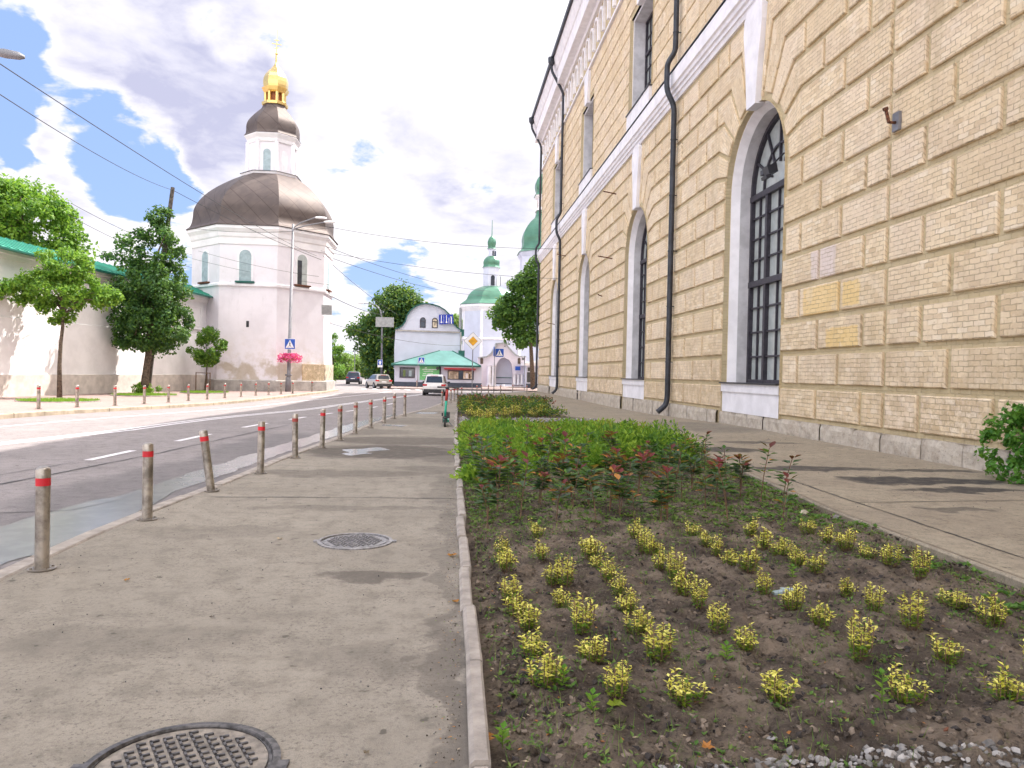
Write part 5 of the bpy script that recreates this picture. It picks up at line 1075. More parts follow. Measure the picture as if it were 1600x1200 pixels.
# second lamp with board
YR = 100.; rb_ = Vector((pz(596, 600, YR).x, YR, hz(YR))); K_ = lambda x, y: pz(x, y, YR)
r2_ = thing('street_lamp', 'street lamp with a grey board on it in front of the dark lime tree', 'street lamp', rb_)
a = MB(); a.tube([rb_, K_(597, 512), K_(596.5, 495), K_(594, 484), K_(587, 476)], [.16, .12, .1, .08, .06], 10); a.build('pole', 'galv', r2_, smooth=True)
a = MB(); a.tube([K_(587, 476), K_(578, 474.5), K_(568, 474)], .05, 6); a.build('arm', 'galv', r2_); a = MB(); head(a, K_(569, 474), (-1, 0, .02), .9, .16); a.build('lamp_head', 'signwhite', r2_)
u, v = K_(587.5, 495.5), K_(615.5, 511.5); a = MB(); a.box((u.x, YR-.3, v.z), (v.x, YR-.2, u.z)); tag(a.build('board', 'signback', None, loc=u), 'blank grey rectangular board on the street lamp by the lime tree', 'board')
u, v = K_(590.5, 562), K_(598, 574); pk = thing('road_sign', 'small blue and white sign with an arrow on the lamp by the lime tree', 'road sign', u)
a = MB(); a.box((u.x, YR-.34, v.z), (v.x, YR-.3, u.z)); a.build('plate', 'signwhite', pk); a = MB(); a.box((u.x+.04, YR-.36, v.z+.3), (v.x-.04, YR-.345, u.z-.04)); a.build('face', 'signblue', pk)
a = MB(); cx = (u.x+v.x)/2; a.shell([(cx-.1, v.z+.36), (cx+.1, v.z+.36), (cx+.1, v.z+.62), (cx+.2, v.z+.62), (cx, u.z-.1), (cx-.2, v.z+.62), (cx-.1, v.z+.62)], YR-.38, YR-.365, 0, lambda p_, q_, r_: (p_, r_, q_)); a.build('arrow', 'signwhite', pk)
u = pz(576.5, 545.5, 110); ns = thing('no_stopping_sign', 'small round blue sign with red rim above a white plate, before the lime tree', 'road sign', u)
a = MB(); a.tube([(u.x, 110, hz(110)), (u.x, 110, u.z)], .04, 6); a.build('post', 'galv', ns); a = MB(); a.tube([(u.x, 109.93, u.z), (u.x, 109.9, u.z)], .35, 16); a.build('rim', 'red', ns); a = MB(); a.tube([(u.x, 109.9, u.z), (u.x, 109.88, u.z)], .26, 16); a.build('face', 'signblue', ns); a = MB(); a.box((u.x-.33, 109.9, u.z-.72), (u.x+.33, 109.94, u.z-.42)); a.build('plate', 'signwhite', ns); a = MB(); a.obox((u.x, 109.87, u.z), (1, 0, -1), .28, (1, 0, 1), .05, (0, 1, 0), .006); a.build('bar', 'red', ns)
for x, top, Y, lab in ((554.5, 550, 150, 'thin far lamp post rising from the distant parked cars'), (573, 562, 170, 'short far post between the distant trees')):
    u = pz(x, top, Y); a = MB(); a.tube([(u.x, Y, hz(Y)), u], .09, 6); a.box((u.x-.5, Y-.05, u.z), (u.x+.1, Y+.05, u.z+.12)); tag(a.build('lamp_post', 'galv', None, loc=(u.x, Y, hz(Y))), lab, 'lamp post', 'far lamp posts')
# lamp reaching in from the left edge
tl = thing('street_lamp', 'street lamp whose head reaches in at the top left corner', 'street lamp', (-14.5, 20, 0))
a = MB(); a.tube([(-14.5, 20, 0), (-14.5, 20, 9.0), (-14.4, 20, 9.25), (-13.6, 20, 9.5), (-11.5, 20, 9.42)], [.14, .09, .07, .05, .05], 10); a.build('pole', 'galv', tl, smooth=True); a = MB(); u = pz(-12, 82, 20); v = pz(38, 90, 20); head(a, u, v-u, (v-u).length, .13); a.build('lamp_head', 'galv', tl, smooth=True)
# cables
def cable(p0, p1, sag, r, label, n=24):
    p0, p1 = Vector(p0), Vector(p1); a = MB(); a.tube([p0.lerp(p1, i/n)-Vector((0, 0, sag*4*(i/n)*(1-i/n))) for i in range(n+1)], r*.75, 5); o = a.build('cable', 'cable', None, loc=p0); return tag(o, label, 'cable', 'overhead cables')
cable(pz(-30, 80, 17), pz(495, 400, 63.5), .35, .017, 'upper thick cable sloping from the top left corner to the tower')
cable(pz(-30, 128, 19), POLE_TOP, .3, .018, 'cable sloping from the left edge to the leaning wooden pole')
cable(POLE_TOP, pz(502, 406, 64), .2, .025, 'cable from the leaning wooden pole across the brown dome')
cable(pz(500, 352, 63.4), (WX-.4, 64, 12.2), .5, .022, 'higher cable from the tower to the brick building'); cable(pz(501, 392, 63.6), (WX-.4, 64.2, 9.7), .4, .022, 'lower cable from the tower to the brick building')
cable(pz(112, 318, 42), pz(300, 398, 62), .3, .018, 'upper thin cable crossing the sky left of the tower'); cable(pz(105, 335, 42), pz(300, 418, 62), .3, .018, 'lower thin cable crossing the sky left of the tower')
cable(pz(302, 357, 63), pz(522, 355, 60), .35, .02, 'cable strung along the cornice of the tower'); cable(pz(310, 392, 63), pz(498, 432, 63), .2, .016, 'cable slanting over the tower wall between its windows')
cable(pz(505, 400, 64), pz(640, 500, 108), .6, .03, 'steep cable from the tower towards the lime tree'); cable(pz(510, 385, 64), pz(770, 455, 120), .8, .03, 'upper cable from the tower to the bell tower'); cable(pz(510, 400, 64), pz(765, 462, 120), .8, .03, 'lower cable from the tower to the bell tower')
cable(pz(516, 462, 65), pz(600, 492, 100), .3, .04, 'short cable above the far street'); cable(pz(515, 505, 65), pz(720, 540, 99), .5, .025, 'low cable passing in front of the gable house'); cable(pz(300, 404, 62), pz(515, 445, 66), .2, .016, 'thin cable over the tower wall under its windows')

# ================================================================== BOLLARDS
def bollard(label):
    t_ = thing('bollard', label, 'bollard'); r = .051
    a = MB(); a.lathe([(r, .0), (r, .72)], (0, 0), 20, cap=False); a.build('post', 'steel', t_, smooth=True)
    a = MB(); a.lathe([(r+.0005, .705), (r+.0005, .775), (r*.86, .792), (r*.5, .801), (.001, .803)], (0, 0), 20, cap=False); a.build('cap', 'steel', t_, smooth=True)
    a = MB(); a.lathe([(r+.002, .655), (r+.002, .715)], (0, 0), 20, cap=False); a.build('red_band', 'red', t_, smooth=True)
    a = MB(); a.lathe([(r+.002, .0), (.098, .001), (.1, .012), (r+.004, .014)], (0, 0), 20, cap=False)
    for k_ in range(4): an = PI/4+k_*PI/2; a.lathe([(.001, .026), (.011, .026), (.012, .012)], (.078*math.cos(an), .078*math.sin(an)), 6, cap=False)
    a.build('base_flange', 'steel_dark', t_); return t_
NB = [(-3.11, 6.17), (-3.08, 8.17), (-3.0, 10.05), (-2.8, 11.79), (-2.69, 13.86), (-2.52, 15.72), (-2.41, 17.47), (-2.28, 19.28), (-2.1, 21.27), (-1.92, 23.49), (-1.79, 26.0), (-1.55, 28.1), (-.29, 42.25), (-.04, 44.01), (.2, 46.87), (.44, 49.02), (.66, 50.8), (.98, 53.4)]
proto = bollard('x')
for i, (x, y) in enumerate(NB):
    o = proto if i == 0 else copy_tree(proto)
    lab = 'steel bollard with red band at the near kerb, %s from the camera' % ORD[i]
    if i == 0: lab = 'steel bollard with bright red band nearest the camera, by the near kerb'
    if i == 2: lab = 'steel bollard leaning towards the road, third from the camera on the near kerb'
    rn = random.Random(i+50); tl_ = (rn.uniform(-.012, .012), rn.uniform(-.02, .012)); 
    if i == 2: tl_ = (.02, -.135)
    if i == 0: tl_ = (0, .004)
    place(o, (x, y, hz(y)), rn.uniform(0, 6), lab, 'bollard', 'red banded bollards along the near kerb'); o.rotation_euler = (tl_[0], tl_[1], 0)
    if i > 9: o.scale = (1, 1, 1.08)
    if i in (4, 7, 11, 10, 6, 12, 14, 16):
        for c_ in o.children:
            if c_.name.startswith('red_band'): c_.data = c_.data.copy(); c_.data.materials[0] = M['fadedred']
LBX = [(-15.0, 26.6), (-14.9, 29.2), (-14.85, 32), (-14.6, 34.9), (-14.5, 37.9), (-14.3, 40.5), (-14.1, 42.9), (-13.8, 45.2), (-13.5, 47.6), (-13.2, 50.1), (-12.95, 52.85), (-12.5, 54.6), (-12.05, 56.5), (-11.6, 58.4), (-11.2, 64.3)]
for i, (x, y) in enumerate(LBX):
    o = copy_tree(proto); place(o, (x, y, hz(y)), 0, 'small bollard on the far pavement before the white wall, %s from the left' % ORD[i], 'bollard', 'bollards along the far pavement'); o.rotation_euler = (0, 0, i); o.scale = (1.25, 1.25, 1.12)
for i, (px, py) in enumerate([(745, 616), (752, 614), (763, 615), (782, 615), (801, 613), (823, 615), (651, 605), (655.5, 603.5)]):
    q = at(px, py); o = copy_tree(proto); place(o, q, 0, ('thin post at the end of the sidewalk before the gateway, %s from the left' % ORD[i]) if i < 6 else ('%s short post on the pavement in front of the kiosk' % ('left' if i == 6 else 'right')), 'bollard', 'posts at the end of the sidewalk'); o.rotation_euler = (0, 0, i)

# ================================================================== CARS
def paintmat(key, c, metal=.3): M[key] = plain(key+' car paint', c, .28, metal, .02, coat=.6)
paintmat('carwhite', (.78, .76, .76), .05); paintmat('carsilver', (.46, .44, .41), .6); paintmat('carnavy', (.035, .04, .09), .4); paintmat('cargrey', (.25, .25, .30), .5); paintmat('carred', (.30, .03, .05), .2)
M['lampred'] = plain('red lamp glass', (.55, .01, .015), .2); M['glasscar'] = plain('car window glass', (.035, .045, .055), .06, spec=.9)
def car(name, label, paint, W_=1.86, H_=1.62, Ln=4.5, hatch=True, group=None):
    t_ = thing(name, label, 'car'); hw = W_/2
    # stations from tail (y=0) forwards; ring of (x,z) half profile
    def ring(y, w_, zb_, zm, zt_, wt): return [(-wt, y, zt_), (-wt*1.0-.02, y, zt_-.04), (-w_*.97, y, zm), (-w_, y, (zb_+zm)/2), (-w_*.94, y, zb_+.06), (-w_*.85, y, zb_), (w_*.85, y, zb_), (w_*.94, y, zb_+.06), (w_, y, (zb_+zm)/2), (w_*.97, y, zm), (wt+.02, y, zt_-.04), (wt, y, zt_)]
    b = .30; zm = .98; st = [(0, hw*.86, .42, .86, .93, hw*.78), (.05, hw*.95, .34, .92, 1.0, hw*.86), (.35, hw, b, zm, 1.04, hw*.9), (1.2, hw, b, zm, 1.03, hw*.92), (2.6, hw, b, zm-.02, 1.02, hw*.92), (3.3, hw, b, zm-.06, 1.0, hw*.9), (4.1, hw*.97, b, .84, .90, hw*.8), (Ln-.08, hw*.88, .36, .72, .78, hw*.7), (Ln, hw*.78, .42, .62, .66, hw*.6)]
    a = MB(); vs = []; 
    for s_ in st: vs += ring(*s_)
    n = 12; a.idx(vs, [(i*n+j, (i+1)*n+j, (i+1)*n+(j+1) % n, i*n+(j+1) % n) for i in range(len(st)-1) for j in range(n)]+[tuple(range(n)), tuple(range(len(st)*n-1, (len(st)-1)*n-1, -1))])
    # cabin
    cs = [(.10, hw*.84, hw*.74, 1.0), (.34, hw*.88, hw*.70, H_-.09), (.75, hw*.89, hw*.70, H_), (2.1, hw*.89, hw*.70, H_-.02), (2.55, hw*.88, hw*.69, H_-.10), (3.35, hw*.86, hw*.8, 1.0)]; vs = []
    for y, wb, wt, z in cs: vs += [(-wb, y, .99), (-wt, y, z-.05), (-wt+.09, y, z), (wt-.09, y, z), (wt, y, z-.05), (wb, y, .99)]
    n = 6; a.idx(vs, [(i*n+j, (i+1)*n+j, (i+1)*n+j+1, i*n+j+1) for i in range(len(cs)-1) for j in range(n-1)]+[tuple(range(6))])
    o = autosmooth(a.build('body', paint, t_), 40)
    def panel(nm, pts, m_, off=.012, par=t_):
        v = [Vector(q) for q in pts]; nn_ = (v[1]-v[0]).cross(v[-1]-v[0]).normalized()*off; a = MB(); a.face([q+nn_ for q in v]); k_ = len(v)
        for i in range(k_): a.face([v[i], v[(i+1) % k_], v[(i+1) % k_]+nn_, v[i]+nn_])
        return a.build(nm, m_, par)
    x1, x0 = hw*.70, hw*.62
    panel('rear_window', [(-x1, .125, 1.08), (x1, .125, 1.08), (x0, .315, H_-.16), (-x0, .315, H_-.16)], 'glasscar', .02)
    for s_ in (-1, 1):
        q = [(s_*hw*.885, .55, 1.05), (s_*hw*.885, 3.0, 1.05), (s_*hw*.73, 2.4, H_-.15), (s_*hw*.73, .7, H_-.13)]; panel('side_window', q if s_ > 0 else q[::-1], 'glasscar', .03)
        a = MB(); a.obox((s_*(hw+.08), 2.75, 1.08), (1, 0, 0), .12, (0, 1, 0), .06, (0, 0, 1), .08); a.build('mirror', 'blackpl', t_)
        a = MB(); a.obox((s_*hw*.78, .03, .89), (1, 0, 0), .17, (0, 1, .1), .05, (0, 0, 1), .075); a.obox((s_*hw*.92, .12, .91), (.5, s_*.9, 0), .12, (0, 1, 0), .03, (0, 0, 1), .065); a.build('tail_lamp', 'lampred', t_)
        for yw in (.82, Ln-.85):
            a = MB(); a.tube([(s_*(hw-.24), yw, .33), (s_*(hw+.005), yw, .33)], .335, 20); wh = a.build('wheel', 'black', t_); a = MB(); a.tube([(s_*(hw-.02), yw, .33), (s_*(hw+.018), yw, .33)], .21, 14); a.build('rim', 'galv', wh)
            a = MB(); a.tube([(s_*(hw-.1), yw, .34), (s_*(hw+.002), yw, .34)], .40, 20); a.build('wheel_arch', 'blackpl', t_)
        a = MB(); a.tube([(s_*hw*.5, -.02, .40), (s_*hw*.5, .1, .40)], .035, 8); a.build('exhaust', 'galv', t_)
    a = MB(); a.box((-hw*.88, -.02, .32), (hw*.88, .15, .55)); a.box((-hw*.8, .05, .24), (hw*.8, 3.9, .32)); a.build('bumper', 'blackpl', t_)
    a = MB(); a.box((-.26, -.03, .70), (.26, .0, .81)); a.build('number_plate', 'signwhite', t_)
    a = MB(); a.box((-.3, .30, H_-.13), (.3, .34, H_-.10)); a.build('brake_light', 'lampred', t_)
    return t_
def drop(t_, px, py, yaw, label=None):
    q = at(px, py, -.12); t_.location = q; t_.rotation_euler = (0, 0, yaw); 
    if label: t_['label'] = label
    return t_
c1 = car('parked_car', 'white suv driving away just ahead of the sidewalk bollards', 'carwhite', 1.95, 1.76); c1.name = 'car'; drop(c1, 678, 618.5, R(-3))
c2 = car('car', 'beige silver suv turning left in the middle of the junction', 'carsilver', 1.86, 1.6); drop(c2, 600, 607.5, R(22))
c3 = car('car', 'dark navy suv driving away down the far street', 'carnavy', 1.86, 1.68); drop(c3, 551, 600.5, R(2)); c3.scale = (1.05,)*3
GRP = 'cars at the far end of the street'
c4 = car('car', 'x', 'carwhite', 1.8, 1.5, group=GRP)
for i, (px, py, yaw, lab) in enumerate([(525, 590, 100, 'white parked car beside the tower edge, leftmost of the far cars'), (535, 588.5, 60, 'white parked car right beside the leftmost far car'), (541, 588, 10, 'white parked car just left of the navy suv, far down the street'), (573, 590.5, 95, 'pale parked car between the navy suv and the silver suv')]):
    o = c4 if i == 0 else copy_tree(c4); q = at(px, py, -.12); place(o, q, R(yaw), lab, 'car', GRP)
c5 = car('car', 'dull red parked car behind the silver suv', 'carred', 1.8, 1.4); drop(c5, 584, 591.5, R(85)); c5['group'] = GRP
# small yellow loader
q = at(577, 592, -.12); yl = thing('yellow_loader', 'small yellow machine parked far away left of the lamp by the lime tree', 'loader', q)
a = MB(); a.box((q.x-.9, q.y-1.2, q.z+.9), (q.x+.9, q.y+1.2, q.z+1.7)); a.box((q.x-.6, q.y-.8, q.z+1.7), (q.x+.6, q.y+.6, q.z+3.0)); a.obox((q.x+1.3, q.y, q.z+2.4), (1, 0, .7), 1.1, (0, 1, 0), .15, (-.7, 0, 1), .15); a.build('body', 'signyellow', yl)
a = MB(); a.box((q.x-.5, q.y-.83, q.z+1.9), (q.x+.5, q.y-.8, q.z+2.8)); a.build('window', 'glasscar', yl)
for sx in (-.7, .7): a = MB(); a.tube([(q.x+sx-.15, q.y-.9, q.z+.5), (q.x+sx+.15, q.y-.9, q.z+.5)], .5, 12); a.build('wheel', 'black', yl)

# ================================================================== SCOOTER
q = at(695, 667); sc = thing('electric_scooter', 'parked electric scooter with red and green stem at the end of the bed kerb', 'scooter', q); S = lambda x, y, z: (q.x+x, q.y+y, q.z+z)
tip = Vector((.05, .18, 1.14)); ft = Vector((-.0, .10, .28)); mid = ft.lerp(tip, .55)
a = MB(); a.tube([S(*ft.lerp(tip, .02)), S(*mid)], .034, 10); a.build('lower_stem', 'teal', sc, smooth=True); a = MB(); a.tube([S(*mid), S(*ft.lerp(tip, .98))], .04, 10); a.build('upper_stem', 'scred', sc, smooth=True)
a = MB(); a.tube([S(-.20, .14, 1.15), S(-.05, .17, 1.15), S(tip.x+.1, .19, 1.15), S(.36, .24, 1.13)], .017, 8); a.tube([S(-.24, .13, 1.15), S(-.12, .15, 1.15)], .024, 8); a.tube([S(.28, .22, 1.135), S(.40, .25, 1.13)], .024, 8); a.ball(S(tip.x, .15, 1.13), (.06, .05, .045)); a.tube([S(.3, .22, 1.12), S(.2, .14, 1.08)], .01, 6); a.build('handlebar', 'blackpl', sc)
a = MB(); a.tube([S(-.03, .0, .12), S(.03, .0, .12)], .125, 22); a.build('front_wheel', 'black', sc); a = MB(); a.tube([S(-.03, 1.0, .11), S(.03, 1.0, .11)], .115, 20); a.build('rear_wheel', 'black', sc)
a = MB(); a.tube([S(-.055, 0, .12), S(-.055, .06, .27), S(0, .1, .31)], .016, 6); a.tube([S(.055, 0, .12), S(.055, .06, .27), S(0, .1, .31)], .016, 6); a.obox(S(0, .0, .262), (1, 0, 0), .042, (0, 1, 0), .1, (0, 0, 1), .012); a.build('fork', 'blackpl', sc)
a = MB(); a.obox(S(.03, .58, .16), (1, 0, 0), .09, (0, 1, 0), .40, (0, 0, 1), .035); a.build('deck', 'teal', sc); a = MB(); a.obox(S(.09, .06, .34), (1, 0, 0), .05, (0, 1, 0), .06, (0, 0, 1), .09); a.obox(S(-.075, .08, .36), (1, 0, 0), .025, (0, 1, 0), .04, (0, 0, 1), .05); a.build('battery_lock_box', 'blackpl', sc)
a = MB(); a.tube([S(.09, .5, .15), S(.22, .42, .005)], .012, 6); a.build('kickstand', 'galv', sc); a = MB(); a.tube([S(.03, .12, .30), S(.06, .3, .17)], .03, 8); a.build('neck', 'teal', sc, smooth=True)

# ================================================================== PLANTS
def yellow_shrub(seed, h, w_):
    rn = random.Random(seed); t_ = thing('yellow_shrub', 'x', 'shrub'); a = MB(); st = MB(); ns = rn.randint(13, 18)
    for k_ in range(ns):
        an = rn.uniform(0, 6.28); r_ = w_*math.sqrt(rn.random()); dome_ = h*(.62+.42*math.sqrt(max(0, 1-(r_/w_)**2))); hh = dome_*rn.uniform(.6, 1.)
        if k_ < 2 and rn.random() < .6: hh *= 1.25; r_ *= 1.1
        p0 = Vector((.014*math.cos(an), .014*math.sin(an), -.02)); p2 = Vector((r_*math.cos(an), r_*math.sin(an), hh)); p1 = Vector((r_*math.cos(an)*.9, r_*math.sin(an)*.9, hh*.35)); st.tube([p0, p1, p2], .0024, 4)
        nl = int(24*hh/.2)+5
        for j in range(nl):
            t = .28+.72*(j/nl); c_ = p0*(1-t)**2+p1*2*t*(1-t)+p2*t*t+Vector((rn.gauss(0, .006), rn.gauss(0, .006), rn.gauss(0, .006))); az = j*2.4+rn.uniform(-.8, .8); d = Vector((math.cos(az), math.sin(az), rn.uniform(-.3, 1.0))).normalized(); lo = c_.z < h*.36
            a.leaf(c_, d, Vector((rn.uniform(-.4, .4), rn.uniform(-.4, .4), 1)), .025*rn.uniform(.6, 1.3), .0125*rn.uniform(.8, 1.2), (1 if rn.random() < .75 else 2) if lo else (0 if rn.random() < .82 else 1), .22)
    a.build('leaves', ['leaf_yellow', 'leaf_yellowgreen', 'leaf_mid'], t_); st.build('stems', 'stem', t_); return t_
YV = [yellow_shrub(100+i, [.20, .165, .21, .19, .235, .16, .20][i], [.066, .072, .062, .082, .06, .07, .075][i]) for i in range(7)]
Z3 = [(190, 190), (355, 112), (600, 185), (820, 130), (860, 190), (375, 245), (205, 245), (215, 300), (230, 405), (435, 335), (490, 350), (470, 430), (612, 225), (640, 275), (690, 325), (735, 390), (775, 465), (835, 570), (900, 205), (935, 270), (1000, 305), (1045, 385), (1115, 455), (1205, 570), (1090, 110), (1150, 165), (1195, 205), (1265, 255), (258, 470), (315, 545), (330, 685), (395, 815), (565, 580), (625, 690), (735, 885), (930, 690), (1055, 870)]
Z4 = [(40, 112), (100, 165), (175, 190), (250, 245), (350, 290), (305, 95), (400, 145), (490, 185), (585, 230), (690, 272), (830, 335), (35, 295), (100, 372), (245, 455), (370, 550), (490, 372), (615, 462), (800, 550), (990, 425), (1170, 500), (545, 690), (960, 700), (165, 870), (770, 870), (1230, 875), (10, 650)]
yp = [(720+x/3, 800+y/3) for x, y in Z3]+[(1160+x/3, 800+y/3) for x, y in Z4]
yp += [(1600+25, 1045), (1600+30, 955)]
pts = []
for px, py in yp: v = at(px, py, -.0); pts.append(v)
pts.sort(key=lambda v: (v.y))
rows = [[]]
for v in pts:
    if rows[-1] and v.y-rows[-1][0].y > .42: rows.append([])
    rows[-1].append(v)
rn = random.Random(9); used = set()
RN = ['front', 'second', 'third', 'fourth', 'fifth', 'sixth', 'seventh', 'eighth', 'ninth', 'tenth', 'eleventh']
for ri, row in enumerate(rows):
    row.sort(key=lambda v: v.x)
    for ci, v in enumerate(row):
        k_ = rn.randrange(7)
        while (ri, ci-1, k_) in used: k_ = rn.randrange(7)
        used.add((ri, ci, k_)); o = YV[k_]
        if o.get('done'): o = copy_tree(o)
        o['done'] = 1
        lab = 'small yellow shrub, %s row from the camera, %s from the bed kerb' % (RN[min(ri, 10)], ORD[min(ci, 19)])
        s_ = rn.uniform(1.0, 1.3); place(o, (v.x, v.y, soilz(v.x, v.y)+.0), rn.uniform(0, 6.28), lab, 'shrub', 'yellow variegated shrubs planted in rows', None, (s_*rn.uniform(.95, 1.25), s_*rn.uniform(.95, 1.2), s_*rn.uniform(.72, 1.02)))
far_y = [(735, 655), (748, 657), (768, 656), (787, 655), (806, 654), (832, 652), (842, 650), (852, 648), (760, 659)]
for i, (px, py) in enumerate(far_y):
    v = at(px, py+1.5); k_ = i % 7; o = copy_tree(YV[k_]); place(o, v, rn.uniform(0, 6), 'yellow shrub at the front of the far planting, %s from the left' % ORD[i], 'shrub', 'yellow shrubs in front of the far planting', None, (3.2, 2.6, 2.6))
# purple leaved saplings
def sapling(seed, h, green):
    rn = random.Random(seed); t_ = thing('smoke_bush_sapling', 'x', 'sapling'); a = MB(); st = MB(); n = rn.randint(1, 2)
    for s_ in range(n):
        lx, ly = rn.uniform(-.06, .06), rn.uniform(-.06, .06); top = Vector((lx*1.5, ly*1.5, h*rn.uniform(.75, 1.))); st.tube([(0, 0, -.03), (lx*.5, ly*.5, h*.45), top], [.006, .005, .0035], 5)
        for j in range(rn.randint(20, 30)):
            t = rn.uniform(.42, 1.0); c_ = Vector((lx*.5, ly*.5, h*.45)).lerp(top, (t-.45)/.55 if t > .45 else 0); az = j*2.4; up_ = .2+1.2*max(0, t-.8)*4; d = Vector((math.cos(az), math.sin(az), rn.uniform(-.15, .25)+up_*.5)).normalized()
            L_ = .10*rn.uniform(.7, 1.15)*(1.1-.35*(t-.6)); sd_ = d.cross(Vector((0, 0, 1))).normalized()
            base = c_+d*.02; W_ = L_*.62; nn_ = sd_.cross(d); mi = 1 if t > .9 and not green else (2 if rn.random() < .08 else (3 if rn.random() < .25 else 0))
            a.idx([base, base+d*L_*.45+sd_*W_*.5+nn_*.01, base+d*L_*.9+sd_*W_*.28, base+d*L_, base+d*L_*.9-sd_*W_*.28, base+d*L_*.45-sd_*W_*.5+nn_*.01], [(0, 1, 2, 3), (0, 3, 4, 5)], mi)
    a.build('leaves', ['leaf_bush', 'leaf_red', 'leaf_orange', 'leaf_mid'], t_); st.build('stem', 'stem', t_); return t_
SV = [sapling(200+i, [.42, .5, .38, .55, .45, .34, .6, .48][i], i in (2, 5, 1, 7)) for i in range(8)]
for o in SV: pass
SAP = [(1138, 815, 6), (1188, 785, 3), (1222, 790, 6), (1157, 775, 4), (1100, 735, 6), (1073, 722, 1), (1043, 810, 4), (1090, 728, 0)]
SAPL = ['%s leafy sapling with red top standing clear against the path' % q for q in ('largest', 'slim right hand', 'rightmost', 'lower right hand', 'dark red crowned', 'far left', 'nearer bushy left', 'tall red tipped left')]
rn = random.Random(31); sp_ = []
for px, py, k_ in SAP: v = at(px, py); sp_.append((v.x, v.y, k_, 1.3))
for ri, y in enumerate([8.1, 8.6, 9.0, 9.4, 9.8, 10.3, 10.8, 11.4, 12.0, 12.7, 13.4]):
    x = .45+rn.uniform(0, .2)
    while x < (3.7 if y < 10.5 else 4.6):
        if not (y < 9.2 and x > 2.6 and rn.random() < .5): sp_.append((x, y+rn.uniform(-.3, .3), rn.randrange(8), rn.uniform(.8, 1.45)))
        x += rn.uniform(.36, .68)
for i, (x, y, k_, s_) in enumerate(sp_):
    o = SV[k_]
    if o.get('done'): o = copy_tree(o)
    o['done'] = 1
    if i < len(SAP): lab = SAPL[i]
    else: lab = 'thin sapling with dark green and wine red leaves amid the dense middle bed'
    place(o, (x, y, soilz(x, y)), rn.uniform(0, 6.28), lab, 'sapling', 'smoke bush saplings' if i >= len(SAP) else 'smoke bush saplings beside the path', None, s_)
for o in YV+SV:
    if 'done' in o: del o['done']
for o in list(bpy.data.objects):
    if 'done' in o: del o['done']
# low hedge mass
def mass(name, cells, n, L, m_, seed, label, zh, up=.6):
    rn = random.Random(seed); a = MB()
    for _ in range(n):
        x, y, h = cells(rn)
        if x is None: continue
        z = hz(y)+h*rn.random()**.5; nv = Vector((rn.uniform(-1, 1), rn.uniform(-1, 1), rn.uniform(0, 1)+up)).normalized(); d = Vector((rn.uniform(-1, 1), rn.uniform(-1, 1), rn.uniform(-.2, .8))).normalized()
        a.leaf(Vector((x, y, z)), d, nv, L*rn.uniform(.6, 1.3), L*.5*rn.uniform(.7, 1.2), rn.randrange(len(m_)), .2)
    o = a.build(name, list(m_)); stuff(o, label, 'hedge'); return o
def bushes(name, spots, L, m_, seed, label, per=150):
    rn = random.Random(seed); a = MB()
    for x, y, r_, h in spots:
        n = int(per*rn.uniform(.8, 1.2)); mi0 = rn.randrange(len(m_))
        for _ in range(n):
            d = Vector((rn.gauss(0, 1), rn.gauss(0, 1), abs(rn.gauss(0, 1))*.9)).normalized(); q = rn.uniform(.35, 1.08); c_ = Vector((x+d.x*r_*q, y+d.y*r_*q, hz(y)+.02+d.z*h*q))
            dd = (d+Vector((rn.uniform(-1, 1), rn.uniform(-1, 1), rn.uniform(-.3, .9)))).normalized(); nv = (d+Vector((rn.uniform(-.7, .7), rn.uniform(-.7, .7), rn.uniform(0, 1)))).normalized()
            a.leaf(c_, dd, nv, L*rn.uniform(.6, 1.3), L*.55*rn.uniform(.7, 1.2), mi0 if rn.random() < .7 else rn.randrange(len(m_)), .25)
    o = a.build(name, list(m_)); stuff(o, label, 'hedge'); return o
rh = random.Random(8); sp1 = []; sp2 = []
for i in range(300):
    y = 10.9+11.6*rh.random(); u = rh.random(); x = .42+u*(pe(y)-.75); fr_ = 11.6+.8*mn.noise((x*1.7, 0, 3))+.5*x-(1.2 if x < 1.2 else 0)
    if y < fr_: continue
    k_ = min(1, .5+(y-fr_)*.25)*min(1, .36+(22.9-y)*.085)
    (sp2 if y > 17.3 and rh.random() < .6 else sp1).append((x, y, rh.uniform(.18, .40), rh.choice((.2, .32, .42, .6))*k_))
bushes('low_hedge', sp1, .10, ('leaf_cover', 'leaf_mid', 'leaf_cover', 'leaf_bright'), 5, 'bright green mass of low hedging filling the middle of the bed', 210)
bushes('low_hedge', sp2, .08, ('leaf_olive', 'leaf_cover'), 15, 'yellowish olive hedging along the back of the green mass', 190)
def far_cells(rn):
    y = rn.uniform(28.6, 36.5); u = rn.random(); x = .5+u*(pe(y)-1.3); h = .55+.5*mn.noise((x*1.1, y*.8, 4)); return x, y, h*min(1, .5+(y-28.6)*.5)
mass('far_hedge', far_cells, 9000, .12, ('leaf_bush', 'leaf_olive', 'leaf_mid'), 6, 'olive and wine red low hedge in the far planting', .5)
def far_red(rn):
    y = rn.uniform(31, 36.8); x = .5+rn.random()**1.6*(pe(y)-1.0); h = .72+.15*mn.noise((x*2, y, 14)); return x, y, h
mass('barberry', far_red, 3800, .12, ('leaf_red', 'leaf_bush'), 7, 'dark wine red barberry in the far planting', .5)
